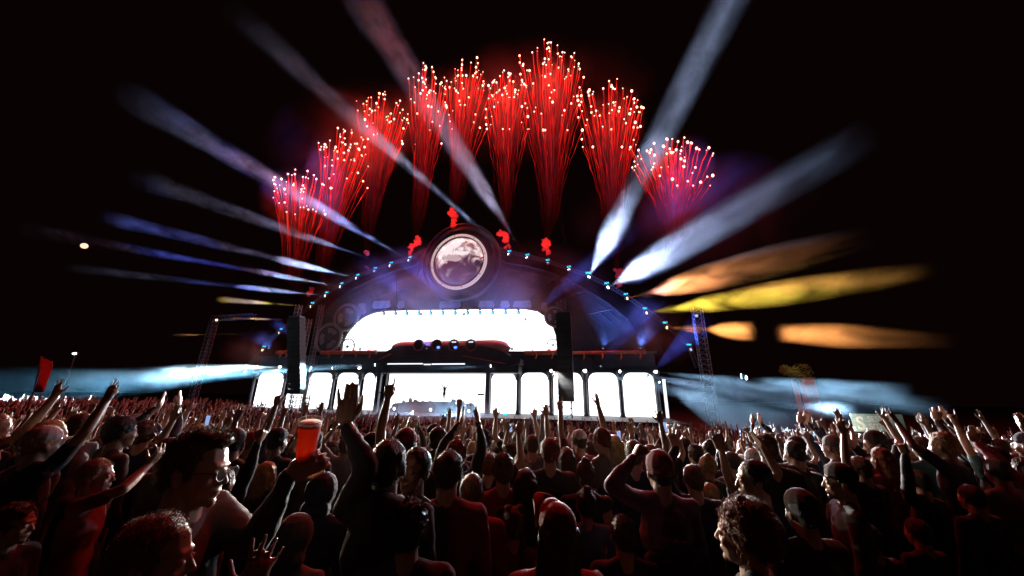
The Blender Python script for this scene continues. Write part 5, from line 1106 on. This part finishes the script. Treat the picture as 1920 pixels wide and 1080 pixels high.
    o, mw, hm, A = H(1412, 902, 78, 75, 'man in profile with reddish crown facing away from the smoky edge', 'short', 'black', 'black', 1, seed=35, strands=900, vh=.006, depth=1.75); eye_pair(o, hm)
    H(1330, 930, 60, 20, 'blond person below the forearms with bracelets', 'short', 'blond', 'charcoal', 0, seed=36, strands=900)
    H(1502, 962, 108, 5, 'person in round dark beanie at the lower smoky side', 'short', 'black', 'black', 1, hat='beanie', hatc='black', seed=37, strands=200)
    H(1574, 905, 86, 62, 'man in dark cap with glinting face looking back to the centre', 'short', 'black', 'black', 0, hat='cap', hatc='black', seed=38, strands=300, vh=.006)
    H(1640, 832, 50, 70, 'man with dark cap and bright white lit face below the banner', 'buzz', 'black', 'black', 4, hat='beanie', hatc='charcoal', seed=39, strands=200)
    H(1560, 840, 48, 30, 'pale capped person in light jacket by the bent bare arm', 'short', 'fair', 'white', 0, hat='cap', hatc='grey', seed=40, strands=200)
    H(1612, 880, 62, 10, 'person raising one bent bare arm brightly lit from the stage', 'short', 'brown', 'black', 4, seed=41, strands=700, sleeve='short', arms={-1: (1582, 812, 95, 'claw', 'front', .05)})
    H(1652, 862, 56, 10, 'long haired person below the banner with reddish hair', 'long', 'auburn', 'maroon', 0, seed=42, strands=900, female=True)
    H(1722, 905, 68, 6, 'person in black sleeve making a horns sign below the banner', 'short', 'black', 'black', 1, seed=43, strands=700, arms={-1: (1697, 836, 96, 'horns', 'front', -.1)})
    H(1628, 1010, 84, 0, 'dark head at the bottom under the glinting face', 'short', 'black', 'black', 1, seed=44, strands=700)
    H(1745, 850, 44, 40, 'person with a small white lit face near the dark edge', 'short', 'blond', 'white', 4, seed=45, strands=500)
    H(1820, 935, 80, 4, 'dark figure near the black edge of the crowd', 'short', 'black', 'black', 2, seed=46, strands=500)
    H(1720, 1000, 86, 8, 'dark figure with a glint on the cheek low at the smoky edge', 'short', 'black', 'black', 1, seed=47, strands=500)
    H(1488, 850, 52, 12, 'person with raised bare forearm and wristband beside the flat hand', 'short', 'black', 'charcoal', 1, seed=48, strands=600, sleeve='short', arms={-1: (1428, 826, 108, 'claw', 'right', 0)})
    H(1030, 850, 56, 0, 'tall bald crowned man standing out at the middle of the crowd', 'short', 'auburn', 'charcoal', 0, seed=49, strands=800)
    H(1063, 862, 48, 0, 'person with rounded red lit hair beside the tall man', 'bob', 'brown', 'maroon', 0, seed=50, strands=800, female=True)
    H(885, 925, 70, -3, 'person in red jacket behind the round dark heads', 'short', 'brown', 'red', 0, seed=51, strands=900, depth=1.9)

# ------------------------------------------------------------------ the rest of the crowd
POSES = [({}, 'arms down'), ({1: ((.22, .12, 2.02), (0, .1, 1), (0, 1, 0), 'open')}, 'open hand up'), ({-1: ((-.20, .10, 2.04), (0, 0, 1), (0, 1, 0), 'point')}, 'pointing up'),
         ({1: ((.30, .10, 1.93), (.2, 0, 1), (0, 1, 0), 'open'), -1: ((-.30, .10, 1.93), (-.2, 0, 1), (0, 1, 0), 'open')}, 'both hands up'),
         ({1: ((.10, .28, 1.90), (-.1, 0, 1), (-1, 0, 0), 'flat'), -1: ((-.06, .28, 1.88), (.1, 0, 1), (1, 0, 0), 'flat')}, 'clapping overhead'),
         ({1: ((.24, .15, 1.95), (0, .1, 1), (0, 1, 0), 'fist')}, 'fist up'), ({-1: ((-.26, .2, 1.85), (-.2, .3, 1), (0, 1, 0), 'horns')}, 'horns sign'),
         ({1: ((.12, .33, 1.72), (0, .3, 1), (-1, 0, 0), 'grip'), -1: ((-.10, .33, 1.72), (0, .3, 1), (1, 0, 0), 'grip')}, 'phone up')]
def build_variants():
    out = []; spec = [(0, 'short', 0), (0, 'curly', 0), (0, 'long', 1), (0, 'bun', 1), (0, 'buzz', 0), (1, 'short', 0), (2, 'long', 1), (3, 'short', 0), (3, 'bob', 1), (4, 'curly', 0), (5, 'short', 0), (6, 'bushy', 0), (1, 'bob', 1), (2, 'short', 0), (7, 'short', 0), (7, 'long', 1)]
    for i, (pi, hs, fem) in enumerate(spec):
        arms, ptxt = POSES[pi]; arms = {k: (Vector(v[0]), Vector(v[1]), Vector(v[2]), v[3]) for k, v in arms.items()}
        slv = 'short' if i % 3 else 'long'
        ch, sh, tr, fr = figure(arms, vh=.0125, va=.0105, vb=.035, vs=.028, female=bool(fem), sleeve=slv, detail=False, seed=i, vt=.04, head_rot=(R(random.uniform(-15, 15)), R(random.uniform(-5, 8))))
        sh.materials.append(CLOTH); tr.materials.append(CLOTH); hm = headmat(fr)
        pr = {'body': from_arrays('body', ch, SKIN), 'shirt': sh, 'trousers': tr, 'hair': xf(get_hair(hs, 900, 0), hm, 'hair', HAIR)}
        if i in (4, 10, 13): pr['cap'] = xf(get_cap('cap'), hm, 'cap', CLOTH)
        out.append((pr, ptxt, hs, bool(fem), slv, pi))
    return out
LM = [(-1e9, 250, 'by the flag'), (250, 480, 'by the lone tower'), (480, 620, 'behind the beer cup'), (620, 720, 'behind the raised hand'), (720, 800, 'before the riser lamps'), (800, 900, 'before the performer'), (900, 980, 'before the canopy post'), (980, 1045, 'before the amber lamps'),
      (1045, 1110, 'below the speaker hang'), (1110, 1180, 'before the slim columns'), (1180, 1260, 'before the glowing tube'), (1260, 1400, 'before the lattice tower'), (1400, 1560, 'in the blue smoke'), (1560, 1720, 'before the lit banner'), (1720, 1e9, 'at the dark edge')]
def project(p):
    q = RM.transposed() @ (p-CAM); return 960-F*q.x/q.z, 540+F*q.y/q.z, -q.z
def build_crowd():
    rnd = random.Random(11); V = build_variants(); used = set(); n = 0; cells = {}
    def ok(x, y, r):
        for (a, b, rr) in TAKEN:
            if (a-x)**2+(b-y)**2 < (r+rr)**2*.8: return False
        k = (int(x//.7), int(y//.7))
        for i in (-1, 0, 1):
            for j in (-1, 0, 1):
                for (a, b) in cells.get((k[0]+i, k[1]+j), ()):
                    if (a-x)**2+(b-y)**2 < r*r*3.2: return False
        return True
    def put(x, y): cells.setdefault((int(x//.7), int(y//.7)), []).append((x, y))
    cand = []
    for _ in range(26000):
        y = 1.5+rnd.random()**1.25*38; x = rnd.uniform(-1.62*y-2, 1.62*y+2); cand.append((x, y))
    cand.sort(key=lambda p: p[1])
    placed = []; far = []
    lim = lambda x, y: (y < 36.5-x*.23-4.5)
    for (x, y) in cand:
        z = ground_z(x, y); u, v, d = project(Vector((x, y, z+1.7)))
        if d < 1.3 or u < -90 or u > 2010 or not lim(x, y): continue
        if u > 1800 and rnd.random() < .45: continue
        if d < 2.7: continue
        if u > 1640 and d < 3.2 and rnd.random() < .5: continue
        r = .175+.0092*min(y, 14)
        if not ok(x, y, r): continue
        put(x, y); placed.append((x, y, z, u, d))
    cols = ['black', 'charcoal', 'navy', 'black', 'charcoal', 'maroon', 'grey', 'denim', 'red', 'olive', 'black', 'white', 'navy', 'teal']; hcs = ['black', 'dark brown', 'brown', 'brown', 'fair', 'blond', 'auburn']
    hname = {'short': 'short', 'curly': 'curly', 'long': 'long', 'bun': 'tied up', 'buzz': 'cropped', 'bob': 'chin length', 'bushy': 'bushy', 'quiff': 'swept'}
    near = placed[:MAXN]; rest = placed[MAXN:]
    heroish = [(a, b) for a, b, _ in TAKEN]
    for (x, y, z, u, d) in near:
        best = None
        for tr_ in range(30):
            pool = [v for v in V if (v[5] in (0,) or d > 2.7)]
            if d < 2.7: pool = [v for v in V if v[5] == 0]
            w = [2.0 if v[5] == 0 else (1.0 if v[5] != 7 else .15) for v in pool]; pr, ptxt, hs, fem, slv, pi = rnd.choices(pool, w)[0]; cl = rnd.choice(cols); hc = rnd.choice(hcs)
            zone = next(t for a, b, t in LM if a <= u < b); who = 'woman' if fem else 'man'
            lb = '%s%s in %s top, %s %s hair, %s, %s' % ('capped ' if 'cap' in pr else '', who, cl, hname[hs].replace('chin length', 'bobbed').replace('tied up', 'bunned'), hc, ptxt, zone)
            best = (pr, lb, cl, hc, pi)
            if lb not in used: break
        pr, lb, cl, hc, pi = best; used.add(lb)
        sc = rnd.uniform(.90, 1.05)*(.95 if 'woman' in lb.split()[0:2] else 1); yw = R(rnd.gauss(0, 16))+math.atan2(-(P0.x+0-x)*.6, 45)*-1*0-math.atan2((P0.x-x), 44)*.8
        o = place(pr, Matrix.Translation((x, y, z)) @ Matrix.Rotation(yw, 4, 'Z') @ Matrix.Scale(sc, 4), lb, 'person', 'people of the crowd facing the stage', SK[rnd.randrange(5)], CC[cl], CC[rnd.choice(['charcoal', 'denim', 'black'])], HC_[hc], CC[rnd.choice(['black', 'red', 'navy', 'white'])])
        if pi == 7:
            ph = bpy.data.objects.new('phone', PHONE); COL.objects.link(ph); ph.matrix_world = Matrix.Translation((x, y, z)) @ Matrix.Rotation(yw, 4, 'Z') @ Matrix.Scale(sc, 4) @ Matrix.Translation((.01, .35, 1.87)); tag(ph, 'lit phone held up by the %s' % ' '.join(lb.replace('capped ', '').split(',')[0].split()[:7]), 'phone', 'phones held up over the crowd')
            ph['label'] = 'glowing phone of the '+lb.split(' top')[0]+' top '+next(t for a, b, t in LM if a <= u < b); ph['label'] += '' if ph['label'] not in used else ' behind'; used.add(ph['label'])
            s_ = bpy.data.objects.new('phone_screen', PHONE_S); COL.objects.link(s_); s_.parent = ph
    print('crowd near', len(near), 'far', len(rest))
    # far crowd: joined low figures
    vars_ = []
    for i in range(10):
        pb = PB(); pi = [0, 0, 0, 1, 2, 3, 4, 5, 0, 3][i]; arms = POSES[pi][0]; fc = []
        def col_(fn, k):
            a = len(pb.f); fn(); fc.extend([k]*(len(pb.f)-a))
        col_(lambda: pb.ell((0, 0, 1.63), (.078, .095, .115), None, 6, 4), 0); col_(lambda: pb.ell((0, -.025, 1.665), (.088, .098, .095), None, 6, 4), 2)
        col_(lambda: pb.rc((0, 0, 1.40), .06, (0, 0, 1.56), .05, 4), 0)
        col_(lambda: pb.ell((0, 0, 1.25), (.19, .12, .26), None, 6, 4), 1); col_(lambda: pb.rc((-.17, 0, 1.40), .06, (.17, 0, 1.40), .06, 4), 1); col_(lambda: pb.rc((0, 0, .5), .13, (0, 0, 1.0), .16, 4), 3)
        for s in (1, -1):
            A = arms.get(s)
            if A: E_, W = ik(SHO[s], Vector(A[0]), .285, .255, Vector((s*.8, -.3, -.6)))
            else: E_, W = ik(SHO[s], Vector((s*.25, .1, .9)), .285, .255, Vector((s, -1, 0)))
            col_(lambda: pb.rc(SHO[s], .055, E_, .045, 4), 1); col_(lambda: pb.rc(E_, .04, W, 0.027, 4), 0 if A else 1)
            if A:
                fd = Vector(A[1]).normalized(); col_(lambda: pb.rc(W, .03, W+fd*.08, .035, 4), 0)
                for j in (-1, 0, 1):
                    if A[3] in ('open', 'flat') or (A[3] == 'point' and j == 0): col_(lambda: pb.rc(W+fd*.09+Vector((j*.025, 0, 0)), .012, W+fd*.17+Vector((j*.04, 0, 0)), .010, 3), 0)
        me = pb.mesh('f', None); v, li, lt = mesh_arrays(me); vars_.append((v, li, lt, np.array(fc)))
    if len(rest) > 2100: idx = sorted(rnd.sample(range(len(rest)), 2100)); rest = [rest[i] for i in idx]
    ch = []; colr = []
    for (x, y, z, u, d) in rest:
        v, li, lt, fc = vars_[rnd.randrange(10)]; sc = rnd.uniform(.88, 1.06); yw = rnd.gauss(0, .3)-math.atan2((P0.x-x), 44)*.8
        if d > 22 and rnd.random() < .12: sc *= 1.0
        A = np.array((Matrix.Rotation(yw, 3, 'Z') @ Matrix.Scale(sc, 3))); ch.append(((v @ A.T)+np.array((x, y, z)), li, lt))
        pal = np.array([SK[rnd.randrange(5)], CC[rnd.choice(cols)], HC_[rnd.choice(hcs)], CC['charcoal']]); colr.append(np.repeat(pal[fc], lt, axis=0))
    m = mat('crowd_mass', (.1, .1, .1), .7, var=.1, attr='tint')
    me = from_arrays('crowd', ch, m); colr = np.concatenate(colr); ca = me.color_attributes.new('tint', 'FLOAT_COLOR', 'CORNER')
    if len(ca.data) == len(colr): ca.data.foreach_set('color', np.concatenate([colr, np.ones((len(colr), 1))], axis=1).astype(np.float32).ravel())
    else: print('tint mismatch', len(ca.data), len(colr))
    o = link('crowd', me); tag(o, 'dense far crowd with raised arms filling the field before the stage', None, None, 'stuff')
MAXN = 240
def build_performer():
    arms = {1: (Vector((.40, .02, 1.96)), Vector((.3, 0, 1)), Vector((0, -1, 0)), 'fist'), -1: (Vector((-.40, .02, 1.96)), Vector((-.3, 0, 1)), Vector((0, -1, 0)), 'fist')}
    ch, sh, tr, fr = figure(arms, vh=.012, va=.011, vb=.03, vs=.02, sleeve='long', detail=False, seed=3)
    sh.materials.append(CLOTH); tr.materials.append(CLOTH)
    pr = {'body': from_arrays('body', ch, SKIN), 'shirt': sh, 'trousers': tr, 'hair': xf(get_hair('short', 550, 0), headmat(fr), 'hair', HAIR)}
    p = toworld(st(832, 753.5, 1.8)); o = place(pr, Matrix.Translation(p) @ Matrix.Rotation(R(180)-YAW, 4, 'Z') @ Matrix.Scale(1.1, 4), 'performer standing on the riser with both arms thrown up in a V', 'person', None, SK[0], CC['charcoal'], CC['charcoal'], HC_['black'])

# ================================================================== BUILD
import time as _t
_t0 = _t.time()
def step(n):
    print('STEP', n, round(_t.time()-_t0, 1), flush=True)
ground(); build_stage(); build_arch(); build_lamps(); step('stage')
build_fireworks(); puffs(); step('fireworks'); distant()
smoke_cloud(toworld(st(840, 565, 3.5)), (23, 2.6, 9.0), .13, 'blue lit haze bank drifting before the stage facade', nscale=.18, contrast=.75, seed=1, power=1.4)
smoke_cloud(toworld(st(815, 790, 10)), (8, 6, 2.6), .22, 'teal smoke rolling out low before the riser', nscale=.5, seed=2, power=1.0)
for x_, y_, r_, dn_, lb_ in ((650, 250, (19, 7, 11), .012, 'thin red lit smoke drifting off the moon side rockets'), (960, 190, (24, 7, 12), .009, 'thin red lit smoke behind the middle rockets'), (1300, 400, (17, 6, 9), .016, 'crimson lit smoke below the outermost rocket fan')):
    smoke_cloud(toworld(st(x_, y_, -3)), r_, dn_, lb_, nscale=.09, contrast=.9, seed=x_ % 17, power=1.1)
smoke_cloud(toworld(st(470, 660, 2.5)), (6, 2.2, 3.6), .10, 'violet haze hanging by the lone tower', nscale=.3, seed=4)
smoke_cloud(toworld(st(1215, 625, 2.5)), (6, 2.2, 4.2), .10, 'violet haze hanging past the hung speakers', nscale=.3, seed=5)
people_materials()
PHONE = MB().box((-.037, -.004, -.075), (.037, .004, .075)).mesh('phone', M['black']); PHONE_S = MB().box((-.034, -.0055, -.070), (.034, -.0045, .070)).mesh('phone_screen', emit('phone_glow', (.35, .5, .9), .8, False))
build_heroes(); step('heroes'); build_crowd(); step('crowd'); build_performer(); step('done')
for o in list(bpy.data.objects):
    for k in ('_b', '_hm'):
        if k in o: del o[k]
tris = sum(len(m.loops)-2*len(m.polygons) for m in bpy.data.meshes if m.users); print('TRIS unique', tris, 'objects', len(bpy.data.objects))
